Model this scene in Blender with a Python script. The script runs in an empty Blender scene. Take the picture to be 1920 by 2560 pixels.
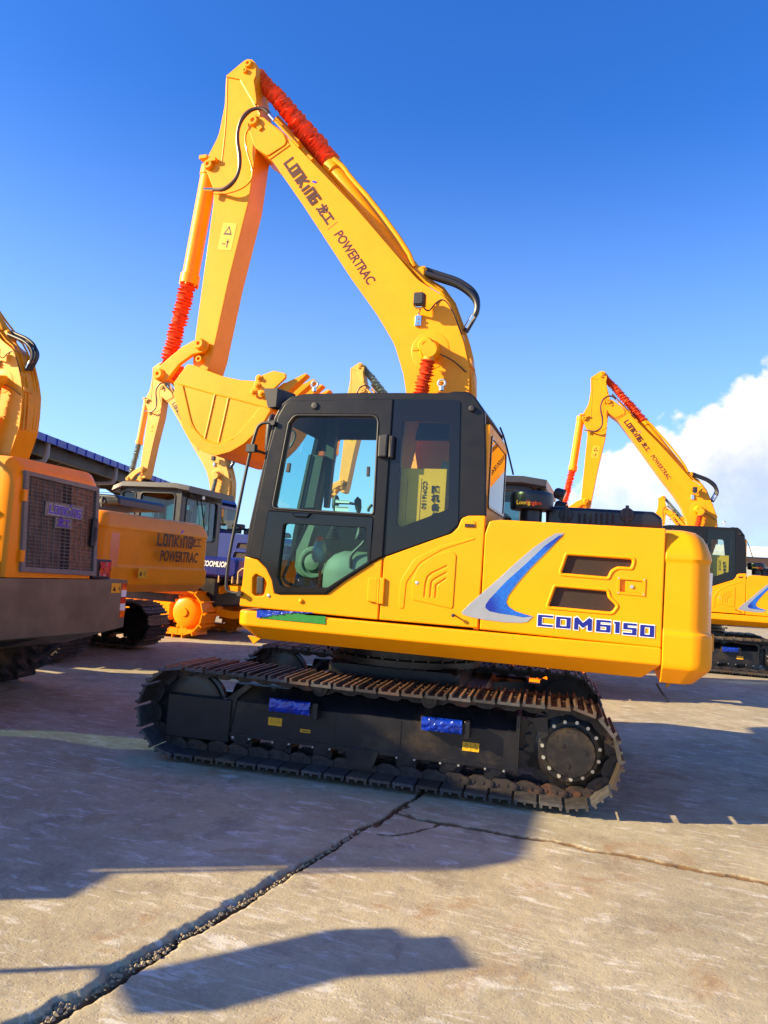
import bpy, bmesh, math, random
import numpy as np
from mathutils import Vector, Matrix
R=math.radians
SC=bpy.context.scene
COL=SC.collection
random.seed(7); RNG=np.random.RandomState(5)

# ---------------------------------------------------------------- camera
FPX=1850.; PITCH=R(4.6); ROLL=R(3.9); YAW=R(17.5); EYE=1.55      # photo measured at 1920 x 2560
cam=bpy.data.cameras.new('camera'); camo=bpy.data.objects.new('camera',cam); COL.objects.link(camo); SC.camera=camo
cam.sensor_fit='VERTICAL'; cam.sensor_height=24.; cam.lens=24.*FPX/2560.; cam.clip_end=3000; cam.clip_start=.05
_f=np.array([-math.sin(YAW)*math.cos(PITCH),math.cos(YAW)*math.cos(PITCH),math.sin(PITCH)])
_r0=np.array([math.cos(YAW),math.sin(YAW),0.]); _u0=np.cross(_r0,_f)
_r=_r0*math.cos(ROLL)+_u0*math.sin(ROLL); _u=-_r0*math.sin(ROLL)+_u0*math.cos(ROLL)
camo.matrix_world=Matrix(((_r[0],_u[0],-_f[0],0),(_r[1],_u[1],-_f[1],0),(_r[2],_u[2],-_f[2],EYE),(0,0,0,1)))
_C=np.array([0,0,EYE])
def ray(px,py): return _f+_r*(px-960)/FPX-_u*(py-1280)/FPX
def ony(px,py,y): d=ray(px,py); return _C+d*(y/d[1])
def onx(px,py,x): d=ray(px,py); return _C+d*(x/d[0])
def onz(px,py,z=0): d=ray(px,py); return _C+d*((z-EYE)/d[2])
# measuring frames: enlarged views of the photo -> photo pixels
Z1=lambda x,y:(400+.5425*x,100+.5425*y)
Z2=lambda x,y:(.4822*x,750+.4822*y)
Z3=lambda x,y:(560+.4822*x,940+.4822*y)
Z4=lambda x,y:(1120+.4822*x,860+.4822*y)
Z5=lambda x,y:(300+.4822*x,1560+.4822*y)
Z6=lambda x,y:(1000+.4822*x,1560+.4822*y)
ZB=lambda x,y:(390+.3014*x,680+.3014*y)
ZH=lambda x,y:(1180+.31344*x,1440+.31344*y)
ZV=lambda x,y:(1370+.18686*x,1350+.18686*y)
ZC=lambda x,y:(660+.31344*x,1000+.31344*y)
ZF=lambda x,y:(540+.25316*x,960+.25316*y)
ZL=lambda x,y:(.19289*x,1080+.19289*y)
def XZ(zf,pts,y):
    o=[]
    for p in pts:
        q=ony(*zf(p[0],p[1]),y); o.append((q[0],q[2])+tuple(p[2:]))
    return o

# ---------------------------------------------------------------- sun, sky, exposure
SUN_AZ=R(29.); SUN_EL=R(23.)
L=Vector((math.cos(SUN_AZ)*math.cos(SUN_EL),math.sin(SUN_AZ)*math.cos(SUN_EL),-math.sin(SUN_EL)))   # travel direction
sd=bpy.data.lights.new('sun','SUN'); sd.energy=5.; sd.angle=R(.6); sd.color=(1,.79,.43)
so=bpy.data.objects.new('sun',sd); COL.objects.link(so); so.rotation_euler=(-L).to_track_quat('Z','Y').to_euler()
SC.view_settings.view_transform='Standard'; SC.view_settings.look='None'; SC.view_settings.exposure=1.3; SC.view_settings.gamma=1

class NT:
    def __init__(s,nt): s.nt=nt; s.n=nt.nodes; s.l=nt.links
    def add(s,t,**k):
        n=s.n.new(t)
        for a,b in k.items(): setattr(n,a,b)
        return n
    def put(s,sock,v):
        if isinstance(v,bpy.types.NodeSocket): s.l.new(v,sock)
        else: sock.default_value=v
    def math(s,op,a,b=None,c=None,clamp=False):
        n=s.add('ShaderNodeMath',operation=op,use_clamp=clamp)
        for i,v in enumerate((a,b,c)):
            if v is not None: s.put(n.inputs[i],v)
        return n.outputs[0]
    def mix(s,f,a,b,blend='MIX'):
        n=s.add('ShaderNodeMix',data_type='RGBA',blend_type=blend)
        s.put(n.inputs[0],f); s.put(n.inputs[6],a); s.put(n.inputs[7],b); return n.outputs[2]
    def noise(s,vec,scale,detail=4,rough=.55,dist=0):
        n=s.add('ShaderNodeTexNoise'); 
        if vec is not None: s.l.new(vec,n.inputs['Vector'])
        n.inputs['Scale'].default_value=scale; n.inputs['Detail'].default_value=detail; n.inputs['Roughness'].default_value=rough; n.inputs['Distortion'].default_value=dist
        return n.outputs[0]
    def ramp(s,f,stops):
        n=s.add('ShaderNodeValToRGB'); s.put(n.inputs[0],f); e=n.color_ramp.elements
        while len(e)<len(stops): e.new(.5)
        for i,(p,c) in enumerate(stops):
            e[i].position=p; e[i].color=c if len(c)==4 else (*c,1)
        return n.outputs[0]
    def smooth(s,x,a,b):
        n=s.add('ShaderNodeMapRange',interpolation_type='SMOOTHSTEP'); s.put(n.inputs[0],x); s.put(n.inputs[1],a); s.put(n.inputs[2],b); return n.outputs[0]
    def vscale(s,vec,v):
        n=s.add('ShaderNodeMapping'); s.l.new(vec,n.inputs[0]); n.inputs['Scale'].default_value=v; return n.outputs[0]

w=bpy.data.worlds.new('World'); SC.world=w; w.use_nodes=True
T=NT(w.node_tree); T.n.clear()
sky=T.add('ShaderNodeTexSky',sky_type='NISHITA'); sky.sun_disc=False; sky.sun_elevation=SUN_EL
_s=-L; sky.sun_rotation=math.atan2(_s.x,_s.y); sky.air_density=1.; sky.dust_density=.6; sky.ozone_density=2.2
hs=T.add('ShaderNodeHueSaturation'); hs.inputs['Saturation'].default_value=1.16; hs.inputs['Hue'].default_value=.507; T.l.new(T.mix(1.,sky.outputs[0],(.86,1.09,1.50,1),'MULTIPLY'),hs.inputs['Color'])
tc=T.add('ShaderNodeTexCoord'); nv=T.add('ShaderNodeVectorMath',operation='NORMALIZE'); T.l.new(tc.outputs['Generated'],nv.inputs[0])
sp=T.add('ShaderNodeSeparateXYZ'); T.l.new(nv.outputs[0],sp.inputs[0])
az=T.math('MULTIPLY',T.math('ARCTAN2',sp.outputs[0],sp.outputs[1]),57.29578)
el=T.math('MULTIPLY',T.math('ARCSINE',sp.outputs[2]),57.29578)
# cloud-top line: elevation over azimuth, a bank of cumulus that rises towards the right
fc=T.add('ShaderNodeFloatCurve'); cu=fc.mapping.curves[0]
prof=[(-180,-6),(-120,-6),(-70,-6),(-40,-6),(-12,-1),(-6.5,5),(-3.5,8),(-2.4,10.2),(-.8,12.2),(1.6,13.),(2.7,13.9),(4.2,14.2),(6.8,16.2),(9.8,17.6),(20,20),(45,14),(90,2),(180,-6)]
while len(cu.points)<len(prof): cu.points.new(.5,.5)
for i,(a,e) in enumerate(prof): cu.points[i].location=((a+180)/360,(e+10)/40); cu.points[i].handle_type='VECTOR'
fc.mapping.update()
T.l.new(T.math('DIVIDE',T.math('ADD',az,180.),360.),fc.inputs[1])
top=T.math('SUBTRACT',T.math('MULTIPLY',fc.outputs[0],40.),10.)
vor=T.add('ShaderNodeTexVoronoi',feature='SMOOTH_F1'); vor.inputs['Scale'].default_value=26; vor.inputs['Detail'].default_value=2.5; vor.inputs['Smoothness'].default_value=.6; T.l.new(nv.outputs[0],vor.inputs['Vector'])
n1=T.noise(nv.outputs[0],14,6,.6); n2=T.noise(nv.outputs[0],45,5,.6)
edge=T.math('ADD',T.math('MULTIPLY',T.math('SUBTRACT',.42,vor.outputs[0]),3.2),T.math('ADD',T.math('MULTIPLY',T.math('SUBTRACT',n1,.5),5.),T.math('MULTIPLY',T.math('SUBTRACT',n2,.5),1.6)))
dist=T.math('ADD',T.math('SUBTRACT',top,el),edge)
dens=T.smooth(dist,-.1,1.3)
# lower parts of the bank thin out into a milky haze, so blue shows through
low=T.smooth(el,2.,11.); hole=T.smooth(T.noise(nv.outputs[0],9,5,.55),.36,.58)
dens=T.math('MULTIPLY',dens,T.math('ADD',T.math('MULTIPLY',T.math('SUBTRACT',1.,low),T.math('MULTIPLY',hole,.75)),T.math('MULTIPLY',low,T.math('ADD',.86,T.math('MULTIPLY',hole,.14)))),clamp=True)
dens=T.math('MULTIPLY',dens,.97)
litn=T.smooth(T.math('ADD',T.math('MULTIPLY',dist,.09),T.math('MULTIPLY',T.math('SUBTRACT',n1,.5),-1.8)),0.,1.1)
ccol=T.mix(litn,(6.4,6.1,5.7,1),(3.3,3.8,4.8,1))
# sky deepens overhead and pales towards the horizon (moist air)
pale=T.smooth(el,34.,0.)
skc=T.mix(T.math('MULTIPLY',pale,.5),hs.outputs[0],T.mix(1.,hs.outputs[0],(3.6,5.3,7.4,1),'MIX'))
out=T.mix(dens,skc,ccol)
bg=T.add('ShaderNodeBackground'); bg.inputs[1].default_value=.080; T.l.new(out,bg.inputs[0])
wo=T.add('ShaderNodeOutputWorld'); T.l.new(bg.outputs[0],wo.inputs[0])

# ---------------------------------------------------------------- materials
def mat(name,col,rough=.5,metal=0,coat=0,noise=0,nscale=6,bump=0,bscale=60,spec=.5,dirt=None,dscale=3,dthr=(.55,.75),emis=None):
    m=bpy.data.materials.new(name); m.use_nodes=True; t=NT(m.node_tree); b=t.n['Principled BSDF']
    c=(*col,1); b.inputs['Roughness'].default_value=rough; b.inputs['Metallic'].default_value=metal
    b.inputs['Coat Weight'].default_value=coat; b.inputs['Coat Roughness'].default_value=.08; b.inputs['Specular IOR Level'].default_value=spec
    tcn=t.add('ShaderNodeTexCoord').outputs['Object']
    colsock=None
    if noise:
        n=t.noise(tcn,nscale,5,.6); d=tuple(x*(1-noise) for x in col)+(1,); e=tuple(min(1,x*(1+noise)) for x in col)+(1,)
        colsock=t.mix(t.smooth(n,.3,.7),d,e)
        t.l.new(t.math('ADD',rough-.08,t.math('MULTIPLY',t.noise(tcn,nscale*2.3,4,.6),.16)),b.inputs['Roughness'])
    if dirt:
        n=t.noise(tcn,dscale,7,.65); colsock=t.mix(t.smooth(n,*dthr),colsock if colsock else c,(*dirt,1))
    if colsock is not None: t.l.new(colsock,b.inputs['Base Color'])
    else: b.inputs['Base Color'].default_value=c
    if bump:
        bn=t.add('ShaderNodeBump'); bn.inputs['Strength'].default_value=bump; bn.inputs['Distance'].default_value=.01
        t.l.new(t.noise(tcn,bscale,3,.5),bn.inputs['Height']); t.l.new(bn.outputs[0],b.inputs['Normal'])
    if emis: b.inputs['Emission Color'].default_value=(*emis,1); b.inputs['Emission Strength'].default_value=1
    return m
M={}
M['yellow']=mat('yellow_paint',(.97,.328,.001),.38,coat=.10,noise=.035,nscale=3,bump=.03,bscale=240,spec=.2)
M['yellow_arm']=mat('yellow_arm_paint',(.97,.330,.001),.42,coat=.05,noise=.05,nscale=4,bump=.05,bscale=120,spec=.25)
M['amber']=mat('amber_shaded_paint',(.95,.285,.001),.38,coat=.1,noise=.05,nscale=3,spec=.25)  # deeper orange yellow; part of the left machines' shade lies in this colour
M['sand']=mat('pale_orange_paint',(.80,.36,.045),.5,noise=.06,nscale=3)
M['black']=mat('black_cab_paint',(.009,.009,.012),.36,coat=.0,spec=.3,noise=.15,nscale=5,bump=.05,bscale=300)
M['gloss']=mat('black_frit',(.006,.006,.008),.08,spec=.4)
M['plastic']=mat('black_plastic',(.02,.02,.024),.5,noise=.2,nscale=8,bump=.1,bscale=400)
M['hood']=mat('black_hood',(.010,.011,.020),.33,coat=.0,noise=.15,nscale=4)
M['frame']=mat('black_frame_paint',(.009,.009,.012),.34,coat=.12,noise=.3,nscale=9,dirt=(.075,.052,.030),dscale=1.7,dthr=(.50,.72),bump=.08,bscale=90)
M['steel']=mat('shoe_steel',(.05,.047,.047),.45,metal=.15,noise=.35,nscale=14,dirt=(.12,.085,.055),dscale=6,dthr=(.5,.75),bump=.2,bscale=150)
M['rust']=mat('worn_grouser_steel',(.17,.085,.045),.55,metal=.2,noise=.4,nscale=22,bump=.2,bscale=200)
M['chain']=mat('link_steel',(.035,.027,.025),.5,metal=.2,noise=.4,nscale=12,dirt=(.19,.075,.03),dscale=4,dthr=(.52,.72))
M['bolt']=mat('zinc_bolt',(.62,.62,.58),.3,metal=.7)
M['chrome']=mat('bright_steel',(.75,.75,.75),.16,metal=1)
M['red']=mat('red_fabric',(.80,.075,.010),.65,noise=.2,nscale=20,bump=.3,bscale=80)
M['rubber']=mat('hose_rubber',(.015,.014,.018),.42,coat=.1)
M['bhose']=mat('wrapped_hose',(.07,.03,.02),.4)
M['blue']=mat('blue_wrap',(.004,.03,.36),.18,coat=.6,noise=.35,nscale=14,bump=1.,bscale=38)
M['greenwrap']=mat('green_film',(.02,.20,.03),.3,coat=.4,bump=.4,bscale=20)
M['decal_y']=mat('decal_yellow',(.85,.42,.01),.4)
M['decal_k']=mat('decal_black',(.015,.01,.012),.4)
M['decal_br']=mat('logo_brown',(.06,.012,.004),.4)
M['decal_b']=mat('logo_blue',(.03,.04,.55),.35)
M['letterdark']=mat('letter_deep_blue',(.002,.008,.24),.25,coat=.5)
M['letterlight']=mat('letter_light_blue',(.01,.17,.62),.25,coat=.5)
M['white']=mat('white_paint',(.8,.8,.8),.4)
M['silver']=mat('silver_vinyl',(.42,.43,.46),.32,metal=.6,coat=.4,noise=.12,nscale=2)
M['orange_lens']=mat('orange_lens',(.8,.12,.01),.2,coat=.6)
M['redlens']=mat('red_lens',(.5,.008,.006),.18,coat=.8,noise=.5,nscale=18,bump=.6,bscale=40)
M['seat']=mat('seat_greygreen',(.15,.18,.15),.6,noise=.1)
M['seatdark']=mat('dark_trim',(.03,.04,.04),.6)
M['box']=mat('yellow_carton',(.72,.46,.02),.65,noise=.05,nscale=5)
M['greywrap']=mat('grey_film',(.20,.24,.21),.25,coat=.6,bump=.9,bscale=30)
M['loadersteel']=mat('grey_loader_steel',(.16,.13,.08),.5,metal=.1,noise=.22,nscale=2.5,bump=.06,bscale=100)
M['greyframe']=mat('grille_grey',(.16,.155,.15),.5,metal=.1,noise=.15)
M['radiator']=mat('radiator_brown',(.16,.075,.035),.6,noise=.4,nscale=6)
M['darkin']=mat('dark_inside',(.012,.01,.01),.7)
M['tyre']=mat('tyre_rubber',(.035,.03,.03),.8,noise=.4,nscale=5,dirt=(.13,.085,.06),dscale=5,dthr=(.45,.7),bump=.3,bscale=60)
M['cabgrey']=mat('dark_grey_cab',(.032,.033,.036),.4,coat=.2,noise=.1)
M['dozerblue']=mat('deep_blue_paint',(.012,.02,.16),.3,coat=.4,noise=.1)
M['roofblue']=mat('blue_roof_sheet',(.015,.03,.33),.4,noise=.2,nscale=2)
M['shedbrown']=mat('brown_steel',(.05,.026,.022),.6,noise=.25,nscale=.6)
M['shedpipe']=mat('pipe_grey',(.30,.22,.20),.5)
M['roofwhite']=mat('white_roof_sheet',(.62,.62,.58),.5,noise=.08,nscale=1)
M['wallpale']=mat('pale_wall',(.36,.38,.35),.7,noise=.15,nscale=.5)
M['handrail']=mat('cream_rail',(.62,.40,.16),.5)
for mn in ('steel','rust'):      # every shoe weathers a little differently
    t=NT(M[mn].node_tree); b=t.n['Principled BSDF']; src=b.inputs['Base Color'].links[0].from_socket
    oi=t.add('ShaderNodeObjectInfo').outputs['Random']; k=t.math('ADD',.55,t.math('MULTIPLY',oi,1.0))
    cmb=t.add('ShaderNodeCombineColor'); [t.l.new(k,cmb.inputs[i]) for i in range(3)]
    c_=t.mix(1.,src,cmb.outputs[0],'MULTIPLY'); c_=t.mix(t.math('MULTIPLY',t.smooth(t.math('FRACT',t.math('MULTIPLY',oi,7.3)),.5,1.),.5),c_,(.13,.07,.035,1)); t.l.new(c_,b.inputs['Base Color'])
def glassmat(name,tint,refl=1.,rough=0.):
    m=bpy.data.materials.new(name); m.use_nodes=True; t=NT(m.node_tree); t.n.clear()
    tr=t.add('ShaderNodeBsdfTransparent'); tr.inputs[0].default_value=(*tint,1)
    gl=t.add('ShaderNodeBsdfGlossy'); gl.inputs['Roughness'].default_value=rough; gl.inputs[0].default_value=(.95,.97,1,1)
    fr=t.add('ShaderNodeFresnel'); fr.inputs[0].default_value=1.45
    mx=t.add('ShaderNodeMixShader'); gm_=t.add('ShaderNodeNewGeometry'); t.l.new(t.math('MULTIPLY',t.math('MULTIPLY',fr.outputs[0],refl,clamp=True),t.math('SUBTRACT',1.,gm_.outputs['Backfacing'])),mx.inputs[0]); t.l.new(tr.outputs[0],mx.inputs[1]); t.l.new(gl.outputs[0],mx.inputs[2])
    o=t.add('ShaderNodeOutputMaterial'); t.l.new(mx.outputs[0],o.inputs[0]); return m
M['glass']=glassmat('cab_glass',(.74,.92,.90),.8)
M['tglass']=glassmat('rear_side_glass',(.80,.86,.78),1.2)
M['bglass']=glassmat('machine_glass',(.55,.66,.66),1.3)
# blue print of the swoosh: circuit-like lines printed on vinyl
def swoosh_mat():
    m=mat('swoosh_blue',(.0,.08,.6),.25,coat=.5); t=NT(m.node_tree); b=t.n['Principled BSDF']; tcn=t.add('ShaderNodeTexCoord').outputs['Object']
    v=t.add('ShaderNodeTexVoronoi',feature='DISTANCE_TO_EDGE',distance='CHEBYCHEV') if False else t.add('ShaderNodeTexVoronoi',feature='DISTANCE_TO_EDGE')
    v.inputs['Scale'].default_value=34; t.l.new(tcn,v.inputs['Vector'])
    ln=t.smooth(v.outputs[0],.10,.03); a=t.smooth(t.noise(tcn,3.,2,.5),.38,.62)
    base=t.mix(a,(.0,.012,.30,1),(.004,.12,.58,1)); t.l.new(t.mix(t.math('MULTIPLY',ln,.45),base,(.0,.02,.30,1)),b.inputs['Base Color']); return m
M['swoosh']=swoosh_mat()
def grille_mat():
    m=mat('expanded_mesh',(.07,.04,.03),.5,metal=.3); t=NT(m.node_tree); b=t.n['Principled BSDF']; tcn=t.add('ShaderNodeTexCoord').outputs['Object']
    s=t.add('ShaderNodeSeparateXYZ'); t.l.new(tcn,s.inputs[0])
    a=t.math('ADD',t.math('MULTIPLY',s.outputs[0],1.),t.math('MULTIPLY',s.outputs[2],1.9)); c=t.math('SUBTRACT',t.math('MULTIPLY',s.outputs[0],1.),t.math('MULTIPLY',s.outputs[2],1.9))
    f=lambda q:t.math('ABSOLUTE',t.math('SUBTRACT',t.math('FRACT',t.math('MULTIPLY',q,58.)),.5))
    h=t.smooth(t.math('MAXIMUM',f(a),f(c)),.33,.46)
    t.l.new(t.mix(h,(.012,.008,.008,1),(.17,.10,.07,1)),b.inputs['Base Color'])
    bn=t.add('ShaderNodeBump'); bn.inputs['Distance'].default_value=.003; t.l.new(h,bn.inputs['Height']); t.l.new(bn.outputs[0],b.inputs['Normal']); return m
M['grille']=grille_mat()

# ---------------------------------------------------------------- building tools
ORG=Vector((0,0,0))      # base point of the thing being built; meshes are written relative to it
def finish(me,name,parent,mats,smooth=35):
    bm=bmesh.new(); bm.from_mesh(me); bmesh.ops.remove_doubles(bm,verts=bm.verts,dist=1e-5); bmesh.ops.recalc_face_normals(bm,faces=bm.faces); bm.to_mesh(me); bm.free()
    for m in mats: me.materials.append(M[m])
    for p in me.polygons: p.use_smooth=True
    me.set_sharp_from_angle(angle=R(smooth))
    o=bpy.data.objects.new(name,me); COL.objects.link(o)
    if parent is not None: o.parent=parent
    if smooth<=35: wn=o.modifiers.new('weighted_normal','WEIGHTED_NORMAL'); wn.keep_sharp=True; wn.mode='FACE_AREA'; wn.weight=80
    return o
class MB:
    def __init__(s): s.v=[]; s.f=[]; s.fm=[]; s.mi=0; s.X=None
    def vt(s,p):
        p=Vector(p)
        if s.X: p=s.X@p
        s.v.append((p.x-ORG.x,p.y-ORG.y,p.z-ORG.z)); return len(s.v)-1
    def face(s,ix): s.f.append(tuple(ix)); s.fm.append(s.mi)
    def poly(s,pts): s.face([s.vt(p) for p in pts])
    def box(s,c,d,rot=None):
        c=Vector(c); m=rot if rot else Matrix.Identity(3); q=[]
        for k in range(8):
            a=Vector(((k&1)-.5,((k>>1)&1)-.5,((k>>2)&1)-.5)); a=Vector((a.x*d[0],a.y*d[1],a.z*d[2])); q.append(s.vt(c+m@a))
        for f in ((0,1,3,2),(4,6,7,5),(0,4,5,1),(2,3,7,6),(0,2,6,4),(1,5,7,3)): s.face([q[i] for i in f])
        return s
    def bb(s,x0,x1,y0,y1,z0,z1,b=0):        # box by limits, edges along its corners cut by b
        if not b: return s.box(((x0+x1)/2,(y0+y1)/2,(z0+z1)/2),(x1-x0,y1-y0,z1-z0))
        r=[[(x0+b,z0),(x1-b,z0),(x1,z0+b),(x1,z1-b),(x1-b,z1),(x0+b,z1),(x0,z1-b),(x0,z0+b)]]
        i=[(x0+2*b,z0+b),(x1-2*b,z0+b),(x1-b,z0+2*b),(x1-b,z1-2*b),(x1-2*b,z1-b),(x0+2*b,z1-b),(x0+b,z1-2*b),(x0+b,z0+2*b)]
        rings=[[s.vt((x,y,z)) for x,z in q] for q,y in ((i,y0),(r[0],y0+b),(r[0],y1-b),(i,y1))]
        s.rings(rings); return s
    def rings(s,rings,cap=True,closed=True):
        n=len(rings[0])
        for a,b in zip(rings,rings[1:]):
            for k in range(n if closed else n-1): s.face((a[k],a[(k+1)%n],b[(k+1)%n],b[k]))
        if cap: s.face(rings[0][::-1]); s.face(rings[-1])
        return s
    def cyl(s,p0,p1,r0,r1=None,n=16,cap=True):
        p0=Vector(p0); p1=Vector(p1); r1=r0 if r1 is None else r1; d=(p1-p0).normalized()
        a=d.orthogonal().normalized(); b=d.cross(a)
        rg=[[s.vt(p+a*r*math.cos(t)+b*r*math.sin(t)) for t in [2*math.pi*k/n for k in range(n)]] for p,r in ((p0,r0),(p1,r1))]
        return s.rings(rg,cap)
    def lathe(s,c,axis,prof,n=24):          # prof: (radius, distance along axis)
        c=Vector(c); d=Vector(axis).normalized(); a=d.orthogonal().normalized(); b=d.cross(a)
        rg=[[s.vt(c+d*h+a*r*math.cos(t)+b*r*math.sin(t)) for t in [2*math.pi*k/n for k in range(n)]] for r,h in prof]
        return s.rings(rg)
    def tube(s,pts,r,n=8,smooth=0):
        P=[Vector(p) for p in pts]
        for _ in range(smooth):
            Q=[P[0]]
            for a,b in zip(P,P[1:]): Q+=[a*.75+b*.25,a*.25+b*.75]
            P=Q+[P[-1]]
        rg=[]; up=None
        for i,p in enumerate(P):
            d=(P[min(i+1,len(P)-1)]-P[max(i-1,0)]).normalized()
            if up is None: up=d.orthogonal().normalized()
            up=(up-d*up.dot(d)).normalized(); b=d.cross(up)
            rr=r(i/(len(P)-1)) if callable(r) else r
            rg.append([s.vt(p+up*rr*math.cos(t)+b*rr*math.sin(t)) for t in [2*math.pi*k/n for k in range(n)]])
        return s.rings(rg)
    def prism(s,pts,y0,y1):                 # outline in X,Z swept from y0 to y1
        a=[s.vt((p[0],y0,p[1])) for p in pts]; b=[s.vt((p[0],y1,p[1])) for p in pts]; return s.rings([a,b])
    def bolt(s,c,axis,r,h): return s.cyl(c,Vector(c)+Vector(axis).normalized()*h,r,r*.92,n=6)
    def build(s,name,mats,parent=None,smooth=35):
        if isinstance(mats,str): mats=[mats]
        me=bpy.data.meshes.new(name); me.from_pydata(s.v,[],s.f); me.polygons.foreach_set('material_index',s.fm); me.update()
        return finish(me,name,parent,mats,smooth)
def fillet(pts,seg=6):
    o=[];n=len(pts)
    for i,p in enumerate(pts):
        r=p[2] if len(p)>2 else 0
        if not r: o.append((p[0],p[1])); continue
        a=Vector(pts[i-1][:2]);b=Vector(p[:2]);c=Vector(pts[(i+1)%n][:2]); u=(a-b);v=(c-b);lu,lv=u.length,v.length
        if lu<1e-6 or lv<1e-6: o.append((p[0],p[1])); continue
        u/=lu;v/=lv; ang=max(.05,math.acos(max(-1,min(1,u.dot(v))))); t=min(r/math.tan(ang/2),lu*.48,lv*.48)
        A=b+u*t;B=b+v*t
        for k in range(seg+1):
            q=k/seg; w_=(A*(1-q)**2+b*2*q*(1-q)+B*q*q); o.append((w_.x,w_.y))
    return o
def curve_mesh(loops,half,bev,res=2):
    cu=bpy.data.curves.new('c','CURVE'); cu.dimensions='2D'; cu.fill_mode='BOTH'
    for lp in loops:
        sp_=cu.splines.new('POLY'); sp_.points.add(len(lp)-1)
        for i,p in enumerate(lp): sp_.points[i].co=(p[0],p[1],0,1)
        sp_.use_cyclic_u=True
    cu.extrude=max(half-bev,0); cu.bevel_depth=bev; cu.bevel_resolution=res; cu.offset=-bev
    o=bpy.data.objects.new('c',cu); COL.objects.link(o); bpy.context.view_layer.update()
    me=bpy.data.meshes.new_from_object(o.evaluated_get(bpy.context.evaluated_depsgraph_get()))
    bpy.data.objects.remove(o); bpy.data.curves.remove(cu); return me
def plate(name,loops,y0,y1,m,parent=None,bev=.004,fr=None,smooth=35,X=None):
    """outline(s) in X,Z (radius optional) made into a plate between y0 and y1; extra loops are holes"""
    if not isinstance(loops[0][0],(tuple,list)): loops=[loops]
    me=curve_mesh([fillet(l) for l in loops],(y1-y0)/2,min(bev,(y1-y0)/2*.98)); yc=(y0+y1)/2
    for v in me.vertices:
        x,y,z=v.co
        if fr: p=fr(x,y,z)
        else: p=Vector((x,yc-z,y))
        if X: p=X@p
        v.co=(p[0]-ORG.x,p[1]-ORG.y,p[2]-ORG.z)
    return finish(me,name,parent,[m] if isinstance(m,str) else m,smooth)
def frame(o,ux,uy):
    o=Vector(o); ux=Vector(ux); uy=Vector(uy); n=ux.cross(uy).normalized()
    return lambda a,b,c:o+ux*a+uy*b+n*c
def text(body,size,m,fr,parent,name='lettering',bold=0.,shear=0.,xs=1.,thick=.0015,align='CENTER'):
    cu=bpy.data.curves.new('t','FONT'); cu.body=body; cu.size=size; cu.offset=bold; cu.shear=shear; cu.align_x=align; cu.align_y='CENTER'; cu.extrude=thick; cu.resolution_u=3
    o=bpy.data.objects.new('t',cu); COL.objects.link(o); bpy.context.view_layer.update()
    me=bpy.data.meshes.new_from_object(o.evaluated_get(bpy.context.evaluated_depsgraph_get())); bpy.data.objects.remove(o)
    for v in me.vertices:
        p=fr(v.co.x*xs,v.co.y,v.co.z); v.co=(p[0]-ORG.x,p[1]-ORG.y,p[2]-ORG.z)
    return finish(me,name,parent,[m],30)
GL={'L':[[(0,1),(0,0),(1,0)]],'O':[[(0,0),(1,0),(1,1),(0,1),(0,0)]],'n':[[(0,0),(0,1),(1,1),(1,0)]],'K':[[(0,0),(0,1)],[(1,1),(.1,.5),(1,0)]],'i':[[(.5,0),(.5,.72)]],
 'G':[[(1,1),(0,1),(0,0),(1,0),(1,.5),(.55,.5)]],'C':[[(1,1),(0,1),(0,0),(1,0)]],'D':[[(0,0),(1,0),(1,1),(0,1),(0,0)]],'M':[[(0,0),(0,1),(.5,.35),(1,1),(1,0)]],
 '6':[[(1,1),(0,1),(0,0),(1,0),(1,.55),(0,.55)]],'1':[[(.1,1),(.6,1),(.6,0)]],'5':[[(1,1),(0,1),(0,.55),(1,.55),(1,0),(0,0)]],'0':[[(0,0),(1,0),(1,1),(0,1),(0,0)]]}
def strokes(mb,polylines,fr,w,c0,tx=1.,hw=None):
    k=0; w0=w
    for pl in polylines:
        for a,b in zip(pl,pl[1:]):
            a=Vector(a);b=Vector(b); d=(b-a).normalized(); n=Vector((-d.y,d.x)); w=hw if (hw and abs(d.y)<.3) else w0; e=d*(hw if hw else w)/2 if (hw and abs(d.y)>=.3) else d*w0/2
            wx=w/2
            q=[a-e-n*wx,b+e-n*wx,b+e+n*wx,a-e+n*wx]; c=c0+k*.0002; k+=1
            mb.poly([fr(p.x,p.y,c) for p in q])
SC.cycles.max_bounces=6; SC.cycles.diffuse_bounces=3; SC.cycles.glossy_bounces=3; SC.cycles.transmission_bounces=2; SC.cycles.transparent_max_bounces=14
def glyph_lines(s,cw,ch,gap,slant=0):
    o=[];x=0
    for c in s:
        wd=cw*(.42 if c in 'i1' else 1)
        for pl in GL[c]: o.append([(x+p[0]*wd+slant*p[1]*ch,p[1]*ch) for p in pl])
        x+=wd+gap
    return o,x-gap
def logo(fr,h,mains,accent,parent,total=None,outline=None):
    """seven-letter maker's logo with the slanted blue dash over its i, as painted on the machines"""
    pls,wd=glyph_lines('LOnKinG',.47*h,h*.82,.31*h,0.06)
    def f2(a,b,c): return fr(a-wd/2,b-h*.41,c)
    if outline:
        mb=MB(); strokes(mb,pls,f2,h*.33,.0005); mb.build('lettering_outline',outline,parent)
    mb=MB(); strokes(mb,pls,f2,h*.225,.003); 
    mb.mi=1; x=(.47*h+.31*h)*4+.0; mb.poly([f2(x+h*a,h*b,.004) for a,b in ((0,1.02),(.34,1.2),(.38,1.44),(.05,1.24))])
    return mb.build('lettering',[mains,accent],parent),wd
def thing(name,loc,label,cat,group=None):
    global ORG
    o=bpy.data.objects.new(name,None); COL.objects.link(o); o.location=loc; o.empty_display_size=.3; ORG=Vector(loc)
    o['label']=label; o['category']=cat
    if group: o['group']=group
    return o
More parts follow.
